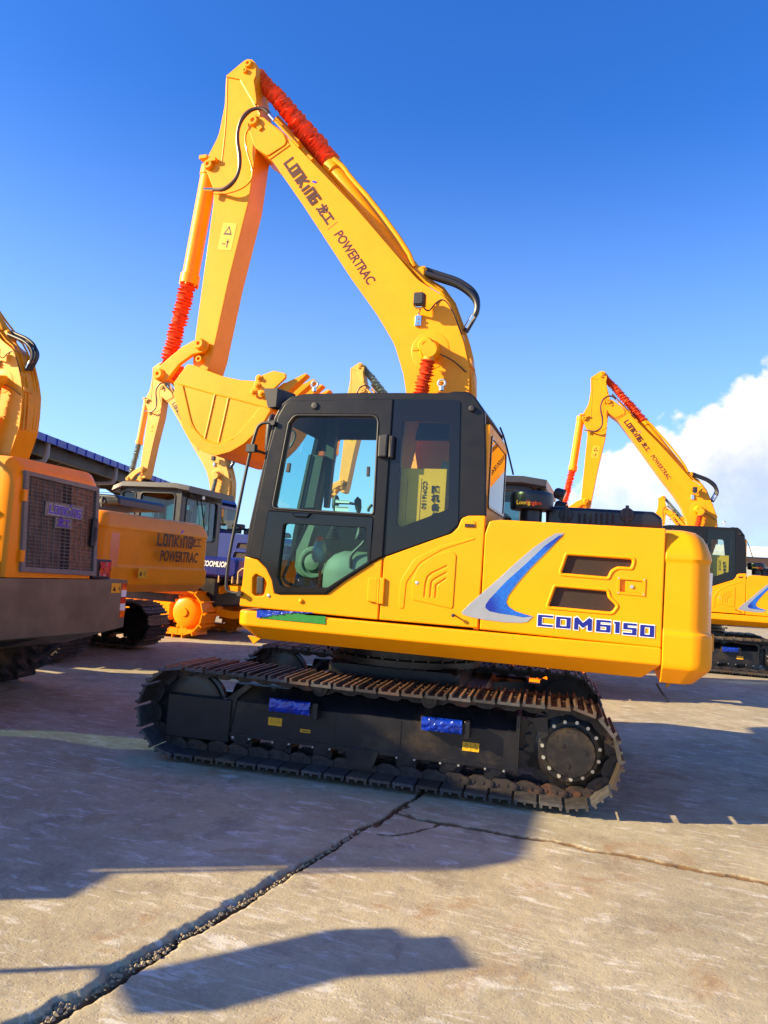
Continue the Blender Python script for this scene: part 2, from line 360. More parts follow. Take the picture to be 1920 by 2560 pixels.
def tag(o,label=None,cat=None,group=None,kind=None):
    for k,v in (('label',label),('category',cat),('group',group),('kind',kind)):
        if v: o[k]=v
    return o
def split(name):
    # loose pieces that stand apart become parts of their own
    for o in [q for q in bpy.data.objects if q.name.split('.')[0]==name and q.type=='MESH']:
        bm=bmesh.new(); bm.from_mesh(o.data); bm.verts.ensure_lookup_table(); seen={}; isl=[]
        for v in bm.verts:
            if v.index in seen: continue
            st=[v]; seen[v.index]=len(isl); c=[]
            while st:
                q=st.pop(); c.append(q.index)
                for e in q.link_edges:
                    z=e.other_vert(q)
                    if z.index not in seen: seen[z.index]=len(isl); st.append(z)
            isl.append(c)
        bb=[[min(bm.verts[i].co[k] for i in c)-.004 for k in range(3)]+[max(bm.verts[i].co[k] for i in c)+.004 for k in range(3)] for c in isl]
        g=list(range(len(isl)))
        for i in range(len(isl)):
            for j in range(i):
                if all(bb[i][k]<bb[j][k+3] and bb[j][k]<bb[i][k+3] for k in range(3)) and g[i]!=g[j]:
                    a,b_=g[i],g[j]; g=[b_ if x==a else x for x in g]
        ks=sorted(set(g))
        if len(ks)>1:
            for k in ks[1:]:
                b2=bm.copy(); bmesh.ops.delete(b2,geom=[v for v in b2.verts if g[seen[v.index]]!=k],context='VERTS')
                me=bpy.data.meshes.new(name); b2.to_mesh(me); b2.free()
                for m in o.data.materials: me.materials.append(m)
                n=bpy.data.objects.new(name,me); COL.objects.link(n); n.parent=o.parent
            bmesh.ops.delete(bm,geom=[v for v in bm.verts if g[seen[v.index]]!=ks[0]],context='VERTS'); bm.to_mesh(o.data)
        bm.free()
def kids(o): return [c for c in KID.get(o,[])]
KID={}
def index():
    KID.clear()
    for o in bpy.data.objects:
        if o.parent: KID.setdefault(o.parent,[]).append(o)
def dup(o,parent=None,skip=(),swap=None):
    c=o.copy(); COL.objects.link(c)
    if parent is not None: c.parent=parent
    if swap and c.type=='MESH':
        for i,s in enumerate(c.material_slots):
            nm=s.material.name if s.material else ''
            if nm in swap: s.link='OBJECT'; s.material=M[swap[nm]]
    for k in kids(o):
        if k.name.split('.')[0] in skip: continue
        dup(k,c,skip,swap)
    return c
# ================================================================ the excavator in front
YS=5.2; YC=6.45; CX=-1.74
EX=thing('excavator',(CX,YC,0),'large yellow excavator nearest the camera, black cab, blue and silver swoosh, standing on cracked concrete','excavator')
side=frame((0,YS,0),(1,0,0),(0,0,1))
S=lambda zf,pts,y=YS: XZ(zf,pts,y)
# ---- crawler tracks, turned 4.5 degrees under the body
TR=Matrix.Translation((CX,YC,0))@Matrix.Rotation(R(4.5),4,'Z')
AX,BX,ZW,RW=-1.50,1.41,.385,.315
def track_pos(s):
    Lt=BX-AX; C=math.pi*RW; tot=2*Lt+2*C; s%=tot
    if s<Lt: q=s/Lt; return BX-s, ZW+RW-.02*math.sin(math.pi*q)**2, 0.      # top run, slightly slack
    s-=Lt
    if s<C: a=math.pi/2+s/RW; return AX+RW*math.cos(a), ZW+RW*math.sin(a), a-math.pi/2
    s-=C
    if s<Lt: return AX+s, ZW-RW, math.pi
    s-=Lt; a=-math.pi/2+s/RW; return BX+RW*math.cos(a), ZW+RW*math.sin(a), a-math.pi/2
TOT=2*(BX-AX)+2*math.pi*RW; NSH=46; PT_=TOT/NSH
ORG=Vector((0,0,0))
# one shoe: plate with three grousers and four bolt heads, x along the track, z outward
def shoe_mesh():
    mb=MB(); h=PT_/2
    prof=[(-h+.004,.010),(-h+.008,.012),(-h+.010,.036),(-h+.024,.036),(-h+.03,.014),(-.008,.014),(-.006,.030),(.008,.030),(.012,.014),(h-.034,.014),(h-.03,.036),(h-.016,.036),(h-.012,.012),(h-.008,.004),(h-.012,-.006),(-h+.012,-.004),(-h+.004,.0)]
    a=[mb.vt((x,-.30,z)) for x,z in prof]; b=[mb.vt((x,.30,z)) for x,z in prof]; n=len(prof)
    for k in range(n):
        mb.mi=1 if k in (2,6,10) else 0; mb.face((a[k],a[(k+1)%n],b[(k+1)%n],b[k]))
    mb.mi=0; mb.face(a[::-1]); mb.face(b); mb.mi=2
    for x in (-.032,.032):
        for y in (-.062,.062): mb.bolt((x,y,.012),(0,0,1),.011,.012)
    return mb.build('track_shoe',['steel','rust','chain'],None,25)
shoe0=shoe_mesh()
def link_rows(mb,yy):
    for i in range(NSH):
        x,z,a=track_pos((i+.5)*PT_); m=Matrix.Translation((x,yy,z))@Matrix.Rotation(-a,4,'Y')
        mb.X=TR@m
        for sy in (-.085,.085):
            mb.prism([(-PT_*.52,-.052),(-PT_*.62,-.028),(-PT_*.52,-.006),(-.05,0),(.05,0),(PT_*.45,-.006),(PT_*.5,-.03),(PT_*.42,-.05),(.03,-.075),(-.03,-.075)],sy-.018,sy+.018)
            mb.cyl((-PT_*.5,sy-.032*(1 if sy<0 else -1),-.03),(-PT_*.5,sy+.0,-.03),.027,n=10)
        mb.cyl((-PT_*.5,-.12,-.03),(-PT_*.5,.12,-.03),.016,n=8)
        for q in (-.03,.035): mb.cyl((q,-.108,-.03),(q,-.10,-.03),.013,n=6)
    mb.X=None
def crawler(sgn):
    global ORG
    ORG=Vector(EX.location)
    yo=sgn*1.0                      # centre of the shoes, in track coordinates
    mb=MB(); mb.X=TR
    f=lambda *p:TR@Vector(p)
    # frame: deep box with a sloped shoulder
    ya,yb=(yo-.11,yo+.16)
    sec=[(ya,.225),(ya,.474),(ya+.020,.496),(ya+.10,.59),(yb-.02,.61),(yb-.02,.225)]
    xs=[(-1.16,0,0),(-1.13,.0,0),(1.04,.0,.0)]
    rg=[[mb.vt((x,y,z+(.01 if i in(2,3) and x>0 else 0))) for i,(y,z) in enumerate(sec)] for x,_,_ in xs]; mb.rings(rg)
    # lower flange, end plates, idler yoke
    mb.bb(-1.15,1.05,ya-.018,ya+.02,.212,.24); mb.bb(-.30,-.292,ya-.004,ya+.01,.24,.47); mb.bb(.20,.208,ya-.004,ya+.01,.24,.47); mb.bb(1.04,1.065,ya-.02,yb,.19,.60)
    mb.bb(-1.66,-1.13,ya-.035,ya+.025,.16,.485,.006); mb.bb(-1.62,-1.15,yb-.05,yb+.01,.28,.50)
    mb.prism([(-1.19,.24),(-1.13,.24),(-1.09,.50),(-.98,.60),(-1.04,.60),(-1.18,.49)],ya-.012,ya+.03)
    mb.bb(.98,1.40,yb-.14,yb-.02,.25,.55); mb.bb(1.06,1.25,ya+.08,yb-.02,.22,.34)
    tr=mb.build('crawler_track','frame',EX)
    for i in range(NSH):
        x,z,a=track_pos(i*PT_+PT_*.5)
        o=bpy.data.objects.new('track_shoe',shoe0.data); COL.objects.link(o); o.parent=tr
        o.matrix_basis=Matrix.Translation(-ORG)@TR@Matrix.Translation((x,yo,z))@Matrix.Rotation(-a,4,'Y')
    mb=MB(); link_rows(mb,yo); mb.build('link_chain','chain',tr)
    mb=MB(); mb.X=TR                  # idler
    mb.lathe((AX,yo-.08,ZW),(0,1,0),[(.05,0),(.20,.005),(.215,.015),(.262,.015),(.262,.05),(.285,.055),(.285,.105),(.262,.11),(.262,.145),(.215,.145),(.20,.155),(.05,.16)],36); mb.build('idler_wheel','frame',tr)
    s=-1 if sgn<0 else 1
    mb=MB(); mb.X=TR                  # sprocket with teeth, drive housing
    n=21; pr=[]
    for k in range(n):
        for da,r_ in ((-.11,.275),(-.045,.315),(.045,.315),(.11,.275)):
            a=2*math.pi*k/n+da*1.35; pr.append((BX+r_*math.cos(a),ZW+r_*math.sin(a)))
    mb.prism(pr,yo-.03,yo+.03)
    mb.lathe((BX,yo-s*.0,ZW),(0,s,0),[(.24,-.06),(.24,.06),(.205,.075),(.205,.10),(.0,.10)],40)
    sp_=mb.build('drive_sprocket','frame',tr)
    if sgn<0:
        yc=yo-.105
        mb=MB(); mb.X=TR; mb.lathe((BX+.01,yc,ZW+.012),(0,-1,0),[(.0,0),(.168,0),(.168,.085),(.160,.098),(.0,.100)],48)
        for k in range(12):
            a=2*math.pi*(k+.5)/12; mb.bolt((BX+.01+.148*math.cos(a),yc-.098,ZW+.012+.148*math.sin(a)),(0,-1,0),.007,.006)
        for a in (2.5,.2,4.4): mb.cyl((BX+.01+.085*math.cos(a),yc-.098,ZW+.012+.085*math.sin(a)),(BX+.01+.085*math.cos(a),yc-.108,ZW+.012+.085*math.sin(a)),.017,n=14)
        for k in range(15):
            a=2*math.pi*(k+.35)/15; mb.mi=1; mb.bolt((BX+.01+.196*math.cos(a),yo-.095,ZW+.012+.196*math.sin(a)),(0,-1,0),.0145,.022)
        mb.build('drive_cover',['frame','bolt'],tr)
        mb=MB(); mb.X=TR; mb.prism([(BX-.30,ZW+.20),(BX-.16,ZW+.225),(BX-.15,ZW+.10),(BX-.20,ZW+.06),(BX-.25,ZW+.17)],yo-.12,yo-.10); mb.build('mud_guard','frame',tr)
    for k in range(7):                # bottom rollers with brackets and bright bolts
        x=-1.03+k*.322
        mb=MB(); mb.X=TR; mb.cyl((x,yo-.085,.155),(x,yo+.10,.155),.075,n=20)
        mb.prism([(x-.085,.232),(x+.085,.232),(x+.055,.19),(x+.03,.16),(x-.03,.16),(x-.055,.19)],ya-.01,ya+.045)
        mb.mi=1
        if sgn<0:
            for d in (-.066,.066): mb.bolt((x+d,ya+.005,.225),(0,0,-1),.010,.026); mb.bolt((x+d,ya-.012,.205),(0,-1,0),.009,.012)
        mb.build('track_roller',['frame','bolt'],tr)
    mb=MB(); mb.X=TR; gx=-.07; mb.prism([(gx-.13,.235),(gx+.13,.235),(gx+.105,.15),(gx+.085,.105),(gx-.085,.105),(gx-.105,.15)],ya-.045,ya-.012); mb.build('track_guide','frame',tr)
    for x in (-.42,.41):
        mb=MB(); mb.X=TR; mb.lathe((x,yo-.17,.645),(0,1,0),[(0,0),(.028,0),(.03,.01),(.058,.012),(.06,.05),(.05,.06),(.05,.24)],24); mb.bb(x-.04,x+.04,yo-.02,yo+.06,.58,.65); mb.build('carrier_roller','frame',tr)
    if sgn<0:
        for x0,x1,zb,zt in ((-.775,-.47,.465,.545),(.385,.66,.455,.535)):
            mb=MB(); mb.X=TR; mb.bb(x0-.01,x1+.02,ya-.10,ya-.085,zb-.015,zt-.02,.003); mb.bb(x0-.02,x0,ya-.10,ya,zb-.02,zt); mb.bb(x1+.02,x1+.06,ya-.11,ya+.01,zb-.045,zt,.004)
            st=mb.build('step','frame',tr)
            mb=MB(); mb.X=TR; rs=np.random.RandomState(int(abs(x0)*100))    # crumpled blue film taped round the step
            nx,nz=26,8; g=[[mb.vt((x0-.01+(x1-x0+.015)*i/nx, ya-.108-.012*rs.rand()-.008*math.sin(math.pi*j/nz), zb-.012+(zt-zb+.016)*j/nz+.010*(rs.rand()-.5)*(1 if j in(0,nz) else .6)-.012*math.sin(math.pi*i/nx)*(j==nz))) for i in range(nx+1)] for j in range(nz+1)]
            for j in range(nz):
                for i in range(nx): mb.face((g[j][i],g[j][i+1],g[j+1][i+1],g[j+1][i]))
            b0=[mb.vt((x0-.01+(x1-x0+.015)*i/nx,ya-.08,zt)) for i in range(nx+1)]
            for i in range(nx): mb.face((g[nz][i],g[nz][i+1],b0[i+1],b0[i]))
            mb.build('plastic_wrap','blue',st,60)
        fr=lambda a,b,c:TR@Vector((a,ya-.004-c,b))
        for (x0,x1,z0,z1) in ((-.825,-.715,.325,.385),(.665,.785,.31,.372),(-.565,-.485,.300,.325)):
            mb=MB(); q=[(x0,z0),(x1,z0),(x1,z1),(x0,z1)]; mb.poly([fr(a,b,0) for a,b in q]); mb.mi=1
            if z1-z0>.04:
                xm=(x0+x1)/2; zc=(z0+z1)/2
                mb.poly([fr(a,b,.001) for a,b in ((xm-.001,z0),(xm+.001,z0),(xm+.001,z1),(xm-.001,z1))])
                for cx in (x0+.028,x1-.028):
                    rg=[fr(cx+r*math.cos(t),zc-.002+r*.8*math.sin(t),.001) for r in (.014,.0115) for t in [k*math.pi/6 for k in range(12)]]
                    for k in range(12): mb.poly([rg[k],rg[(k+1)%12],rg[12+(k+1)%12],rg[12+k]])
                    mb.poly([fr(cx-.002,zc+.01,.001),fr(cx+.002,zc+.01,.001),fr(cx+.002,zc+.024,.001),fr(cx-.002,zc+.024,.001)])
            else: mb.poly([fr(a,b,.001) for a,b in ((x0+.01,z0+.008),(x1-.01,z0+.008),(x1-.01,z0+.016),(x0+.01,z0+.016))])
            mb.build('warning_sticker',['decal_y','decal_k'],tr)
    return tr
crawler(-1); crawler(1)
bpy.data.objects.remove(shoe0)
ORG=Vector(EX.location)
mb=MB(); mb.X=TR; mb.bb(-.75,.75,-.95,.95,.34,.62,.03); mb.bb(-.55,.55,-.55,.55,.60,.80,.03)
for sx in (-1,1):
    for sy in (-1,1): mb.box((sx*.62,sy*.62,.48),(.9,.28,.22),Matrix.Rotation(R(45*sx*sy),3,'Z'))
mb.build('car_body','frame',EX)
mb=MB(); mb.lathe((CX,YC,.79),(0,0,1),[(.0,0),(.66,0),(.66,.05),(.60,.06),(.60,.11),(.68,.12),(.68,.19),(0,.19)],56)
for k in range(36):
    a=2*math.pi*k/36; mb.bolt((CX+.632*math.cos(a),YC+.632*math.sin(a),.79),(0,0,-1),.014,.02); mb.bolt((CX+.69*math.cos(a),YC+.69*math.sin(a),.86),(math.cos(a),math.sin(a),0),.013,.02)
mb.build('swing_ring','frame',EX)

# ---- revolving deck: skirt swept round a rounded rectangle
def rrect(x0,x1,y0,y1,r,n=7,bulge=0):
    o=[]
    for cx,cy,a0,rr in ((x1-r[0],y0+r[0],-90,r[0]),(x1-r[1],y1-r[1],0,r[1]),(x0+r[2],y1-r[2],90,r[2]),(x0+r[3],y0+r[3],180,r[3])):
        for k in range(n+1):
            a=R(a0+90*k/n); o.append((cx+rr*math.cos(a),cy+rr*math.sin(a),math.cos(a),math.sin(a)))
    return [(x+bulge*(1-((2*(y-(y0+y1)/2)/(y1-y0))**2))*(nx>.5),y,nx,ny) for x,y,nx,ny in o]
def ringloft(mb,path,sec,x0=None):      # d shrinks or grows the outline about its centre; x0 keeps a flat front face in place
    xs=[p[0] for p in path]; ys=[p[1] for p in path]; xa,xb=min(xs),max(xs); yc=(min(ys)+max(ys))/2; hy=(max(ys)-min(ys))/2; xc=(xa+xb)/2 if x0 is None else x0; hx=(xb-xa)/2 if x0 is None else xb-x0
    rg=[[mb.vt((xc+(x-xc)*(hx+d)/hx,yc+(y-yc)*(hy+d)/hy,z)) for x,y,nx,ny in path] for d,z in sec]; return mb.rings(rg)
mb=MB(); path=rrect(-2.785,.305,YS+.002,7.70,(.01,.01,.12,.12))
ringloft(mb,path,[(-.40,.962),(-.13,.960),(-.10,.966),(.002,1.062),(.008,1.07),(.010,1.08),(.010,1.165),(.004,1.176),(-.004,1.18),(-.2,1.182)])
mb.build('deck_skirt','yellow',EX)
mb=MB(); path=rrect(.318,.60,YS-.005,7.72,(.12,.12,.008,.008),9,.10)
ringloft(mb,path,[(-.20,.945),(-.11,.945),(-.085,.952),(.000,1.045),(.008,1.06),(.012,1.09),(.013,1.255),(.007,1.278),(-.007,1.29),(-.012,1.31),(-.014,1.73),(-.010,1.752),(-.004,1.765),(-.010,1.80),(-.03,1.86),(-.06,1.915),(-.10,1.95),(-.15,1.962),(-.20,1.965)],.318)
cw=mb.build('counterweight','yellow',EX,35)
mb=MB(); q=[]; 
for k in range(9):
    z=1.27+.42*k/8; wd=.030*math.sin(math.pi*(k+.6)/9.2)**.6; q.append((z,wd))
for k,(z,wd) in enumerate(q): pass
pts=lambda z,off:(.595+.004,5.42,z)
a=[mb.vt((.600+.0*z,5.385-wd*1.1,z)) for z,wd in q]; b=[mb.vt((.640,5.47+wd,z)) for z,wd in q]; mb.rings([a,b],False,False); 
mb.build('reflector_strip','orange_lens',cw)
# ---- body behind the doors
mb=MB(); mb.bb(-.915,.33,5.30,7.68,1.17,1.935,.02); mb.bb(-2.70,-.93,6.72,7.66,1.17,1.62,.03); mb.bb(-2.2,-.93,6.05,6.72,1.17,1.45,.03)
mb.build('engine_housing','yellow',EX)
# engine door with two meshed intakes
dl=S(Z4,[(270,911,0),(1131,957),(1106,1577),(164,1480),(191,985,22*.00112)])
dl=[(dl[0][0],dl[0][1]),(dl[1][0],dl[1][1],.01),(dl[2][0],dl[2][1],.01),(dl[3][0],dl[3][1],.01),(dl[4][0],dl[4][1],.03)]
dl.insert(0,(*S(Z4,[(215,918)])[0][:2],.03))
v1=[(263,205,.012),(1135,262,.02),(1105,362,.012),(930,350,.05),(835,400,.05),(795,492,.012),(183,440,.012)]
v2=[(105,632,.012),(782,690,.012),(800,775,.05),(910,880,.02),(850,962,.03),(12,885,.012)]
V1=S(ZV,v1); V2=S(ZV,v2)
V1=[(a,b,c) for (a,b,c) in V1]; V2=[(a,b,c) for (a,b,c) in V2]
lt=S(ZV,[(925,490),(1310,520),(1300,755),(915,720)])
lth=S(ZV,[(965,525),(1262,552),(1255,712),(958,690)])
door=plate('engine_door',[dl,V1,V2,lth],YS,YS+.06,'yellow',EX,.010)
def grow(lp,d):
    c=Vector((sum(p[0] for p in lp)/len(lp),sum(p[1] for p in lp)/len(lp))); o=[]
    n=len(lp)
    for i,p in enumerate(lp):
        a=Vector(lp[i-1][:2]);b=Vector(p[:2]);e=Vector(lp[(i+1)%n][:2]); 
        ar=sum(lp[k][0]*lp[(k+1)%n][1]-lp[(k+1)%n][0]*lp[k][1] for k in range(n)); sg=1 if ar>0 else -1
        n1=Vector(((b-a).y,-(b-a).x)).normalized(); n2=Vector(((e-b).y,-(e-b).x)).normalized(); m=(n1+n2); m=m/max(.35,m.length_squared/2*1.0)
        q=b+m*d*sg; o.append((q.x,q.y,(p[2] if len(p)>2 else 0)+max(d,0)*.8))
    return o
for v in (V1,V2):
    plate('intake_mesh',[grow(v,.01)],YS+.028,YS+.034,'grille',door,.001)
    plate('intake_rim',[grow(v,.022),grow(v,.004)],YS-.007,YS+.01,'yellow',door,.0068)
plate('latch_plate',[lt,grow(lth,.0)],YS-.006,YS+.003,'yellow',door,.002)
mb=MB(); c=S(ZV,[(1035,540),(1262,552),(1255,712),(1030,695)]); plate('door_latch',c,YS+.004,YS+.02,'yellow',door,.003)
k=S(ZV,[(1120,625)])[0]; mb=MB(); mb.cyl((k[0],YS+.006,k[1]),(k[0],YS-.004,k[1]),.012,n=20); 
for p in ((950,508),(1288,532),(1278,730),(938,705)):
    q=S(ZV,[p])[0]; mb.lathe((q[0],YS-.004,q[1]),(0,-1,0),[(.006,0),(.005,.003),(0,.004)],10)
mb.build('latch_lock','bolt',door)
pl=S(ZV,[(955,520),(1272,545),(1268,720),(950,700)]); plate('latch_pocket',pl,YS+.02,YS+.03,'yellow',door,.001)
# ---- swoosh: silver crescent with blue print
sil=[(604,980),(560,981),(520,1003),(440,1058),(350,1135),(270,1210),(190,1280),(120,1340),(70,1390),(78,1404),(120,1416),(190,1430),(290,1443),(380,1446),(412,1441),(443,1412),(400,1404),(350,1388),(312,1362),(303,1338),(312,1308),(362,1240),(432,1160),(520,1072)]
blu=[(596,990),(575,994),(500,1048),(400,1143),(300,1232),(215,1322),(196,1350),(194,1368),(215,1385),(270,1397),(340,1407),(390,1417),(438,1411),(400,1401),(348,1384),(310,1358),(300,1337),(309,1306),(358,1238),(428,1158),(515,1070)]
plate('swoosh_decal',S(Z4,sil),YS-.0035,YS-.0015,'silver',EX,.0005); plate('swoosh_decal',S(Z4,blu),YS-.0055,YS-.004,'swoosh',EX,.0005)
# ---- model number: blue block letters edged in white
def chars(boxes,fr0):
    pass
mnm=[('C',(535,305),(640,300)),('D',(680,320),(780,330)),('M',(825,330),(950,340)),('6',(1000,345),(1098,355)),('1',(1140,360),(1178,365)),('5',(1215,370),(1305,375)),('0',(1350,385),(1445,392))]
mo=MB(); mi_=MB(); mh=MB()
for ch,a,b in mnm:
    base={'C':(528,400),'D':(672,413),'M':(815,428),'6':(1000,445),'1':(1135,455),'5':(1210,468),'0':(1345,482)}[ch]
    x0=S(ZH,[(a[0],a[1])])[0][0]; x1=S(ZH,[(b[0],b[1])])[0][0]; zt=S(ZH,[a])[0][1]; zb=S(ZH,[base])[0][1]+.0
    sl=.012; w_=(x1-x0); hh=zt-zb
    def fr(a_,b_,c_,x0=x0,zb=zb,w_=w_,hh=hh): return side(x0+.007+a_, zb+.009+b_, c_)
    pls=[[((p[0]*(w_-.014)),p[1]*(hh-.018)) for p in pl] for pl in GL[ch]]
    strokes(mo,pls,fr,.038,.004,hw=.026); strokes(mi_,pls,fr,.027,.006,hw=.014)
    up=[]
    for pl in pls:
        for a_,b_ in zip(pl,pl[1:]):
            lo=hh*.52; A=Vector(a_);B=Vector(b_)
            if max(A.y,B.y)<lo: continue
            if min(A.y,B.y)<lo: 
                if A.y>B.y: A,B=B,A
                A=A+(B-A)*((lo+.012-A.y)/(B.y-A.y))
            if abs(A.y-B.y)<1e-4: continue
            if max(A.y,B.y)-.012>min(A.y,B.y)+.002:
                C_,D_=(A,B) if A.y<B.y else (B,A); D_=C_+(D_-C_)*(1-.022/max(.03,(D_-C_).length)); up.append([tuple(C_),tuple(D_)])
    strokes(mh,up,fr,.0262,.008,hw=.012)
nb=mo.build('model_number','white',EX); mi_.build('letter_face','letterdark',nb); mh.build('letter_highlight','letterlight',nb)

# ---- black hood and air cleaner on top of the engine
def YP(zf,pts,y): return XZ(zf,pts,y)
mb=MB(); hp=YP(Z4,[(505,838,.02),(1068,868,.05),(1110,900,.03),(1116,960),(505,960)],5.82)
x0,x1=hp[0][0],hp[3][0]
plate('engine_hood',[hp],5.82,6.9,'hood',EX,.03)
mb=MB()
for px in (612,928):
    q=XZ(Z4,[(px,885)],5.80)[0]; mb.lathe((q[0],5.82,q[1]),(0,-1,0),[(.055,0),(.05,.012),(.02,.016),(0,.016)],20)
    for a in (0,120,240): mb.bolt((q[0]+.034*math.cos(R(a+30)),5.806,q[1]-.034*math.sin(R(a+30))),(0,-1,0),.008,.014)
    mb.bb(q[0]-.013,q[0]+.013,5.795,5.82,q[1]-.07,q[1]+.07,.003)
mb.build('hood_latch','plastic',EX)
mb=MB()
for k in range(7):
    q=XZ(Z4,[(680+k*29,905)],5.81)[0]; mb.bb(q[0]-.009,q[0]+.009,5.813,5.822,q[1]-.04,q[1]+.04,.002)
mb.build('hood_louvre','darkin',EX)
q0=XZ(Z4,[(430,870)],5.72)[0]; q1=XZ(Z4,[(430,803)],5.72)[0]; cx=q0[0]
mb=MB(); mb.lathe((cx,5.75,q0[1]-.085),(0,0,1),[(0,0),(.082,0),(.082,.09),(.155,.098),(.162,.11),(.166,.20),(.160,.225),(.145,.236),(0,.240)],40); ac=mb.build('air_cleaner','hood',EX)
text('Loong',.042,'decal_y',frame((cx-.045,5.585,q0[1]+.055),(.985,-.17,0),(0,0,1)),ac,bold=.0012,thick=.004); text('Engine',.042,'red',frame((cx+.035,5.587,q0[1]+.055),(.985,.17,0),(0,0,1)),ac,bold=.0012,thick=.004)

# ---- cab: yellow lower body
seam_top=[(108,935),(175,953,6e-2),(222,1000,6e-2),(250,1060,5e-2),(262,1131,.02),(532,1131,.03),(622,1063),(757,976),(821,940,.01)]
lower=S(Z3,seam_top+[(797,1264,.01),(78,1193,.02),(92,1090)])
dh=S(Z3,[(148,1045,.02),(165,1025,.02),(208,1048,.02),(222,1075,.03),(205,1140,.03),(160,1140,.02),(146,1125,.02)])
lowp=plate('cab_lower_panel',[lower,dh],YS,YS+.05,'yellow',EX,.009)
mb=MB(); q=S(Z3,[(140,1020),(228,1150)]); mb.bb(q[0][0],q[1][0],YS+.045,YS+.06,q[1][1],q[0][1]); mb.build('handle_recess','yellow',lowp)
g=S(Z3,[(168,1038,.012),(203,1040,.012),(198,1130,.012),(164,1130,.012)]); plate('door_grip',g,YS+.006,YS+.03,'plastic',lowp,.008)
mb=MB()
for p in ((232,1140),(80,1128)):
    q=S(Z3,[p])[0]; mb.lathe((q[0],YS+.001,q[1]),(0,-1,0),[(.013,0),(.013,.006),(.006,.009),(0,.009)],14)
mb.build('panel_screw','bolt',lowp)
q=S(Z3,[(400,1167)])[0]; mb=MB(); mb.lathe((q[0],YS+.001,q[1]),(0,-1,0),[(.020,0),(.018,.01),(.010,.016),(0,.017)],20); mb.build('door_stop','yellow',lowp)
rear=S(Z3,[(829,940,.006),(1100,842),(1182,815,.05),(1212,785,.03),(1232,738,.04),(1265,722,.02),(1356,724,.01),(1316,1308,.01),(804,1264,.01)])
slot=S(Z3,[(1252,768,.011),(1298,768,.011),(1298,783,.011),(1252,783,.011)])
hat=[(975,1065,.03),(1010,985,.06),(1085,930,.08),(1175,905,.04),(1205,925,.03),(1186,1208,.02),(975,1160,.02)]
rp=plate('rear_side_panel',[rear,slot],YS,YS+.05,'yellow',EX,.009)
H=S(Z3,hat)
def arcslot(k):
    base=[[(1040,1145),(1046,1080),(1075,1025),(1158,985)],[(1070,1148),(1074,1095),(1095,1052),(1155,1019)],[(1097,1150),(1100,1110),(1115,1075),(1152,1050)]][k]
    p=fillet([(x,y,28) for x,y in base][1:3]) ; pts=[base[0]]+[base[1]]+[(base[1][0]*.35+base[2][0]*.65-9,base[1][1]*.45+base[2][1]*.55-6)]+[base[2]]+[base[3]]
    up=[];dn=[]
    for i,a in enumerate(pts):
        d=Vector(pts[min(i+1,len(pts)-1)])-Vector(pts[max(i-1,0)]); d.normalize(); n=Vector((-d.y,d.x))*5.2; up.append((a[0]+n.x,a[1]+n.y)); dn.append((a[0]-n.x,a[1]-n.y))
    return S(Z3,up+dn[::-1])
# raised land around the hatch, hatch lid with three louvres
land=S(Z3,[(903,1205,.02),(915,1060,.10),(985,950,.12),(1120,880,.10),(1300,838,.02),(1300,846,.01),(1130,900,.10),(1015,968,.12),(945,1070,.10),(932,1208,.02)])
plate('panel_crease',land,YS-.004,YS+.004,'yellow',rp,.0039)
hatch=plate('tool_hatch',[H]+[arcslot(k) for k in range(3)],YS-.006,YS+.01,'yellow',rp,.004)
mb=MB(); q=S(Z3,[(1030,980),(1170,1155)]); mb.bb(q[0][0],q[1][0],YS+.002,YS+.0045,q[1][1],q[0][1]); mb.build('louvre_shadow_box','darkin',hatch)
q=S(Z3,[(1002,1073)])[0]; mb=MB(); mb.lathe((q[0],YS-.004,q[1]),(0,-1,0),[(.013,0),(.013,.004),(.009,.006),(0,.006)],16); mb.build('hatch_lock','bolt',hatch)
q=S(Z3,[(1195,1240)])[0]; mb=MB(); mb.cyl((q[0],YS,q[1]),(q[0]-.0,YS-.05,q[1]),.007,n=10); mb.lathe((q[0],YS-.04,q[1]),(0,-1,0),[(.006,0),(.013,.004),(.013,.014),(0,.018)],14); mb.build('rubber_stop','plastic',rp)
plate('step_pad',S(Z3,[(1240,752,.015),(1262,748,.015),(1300,752,.015),(1306,776,.015),(1290,786,.01),(1246,784,.01)]),YS-.006,YS+.002,'yellow',rp,.003).data.materials[0]=M['yellow']
mb=MB(); q=S(Z3,[(1250,766),(1300,785)]); mb.bb(q[0][0],q[1][0],YS-.008,YS-.0065,q[1][1],q[0][1]); mb.build('pad_slot','darkin',rp)
# hinges
for nm,pts,m_ in (('lower_hinge',[(752,1045,.01),(803,1048,.01),(797,1176,.01),(745,1168,.01)],'yellow'),('lower_hinge',[(812,1044,.01),(838,1048,.01),(829,1184,.01),(804,1182,.01)],'yellow')):
    plate(nm,S(Z3,pts),YS-.022,YS+.002,m_,EX,.007)
q=S(Z3,[(806,1050),(800,1178)]); mb=MB(); mb.cyl((q[0][0]+.002,YS-.012,q[0][1]),(q[1][0]+.002,YS-.012,q[1][1]),.012); mb.build('hinge_pin','yellow',EX)
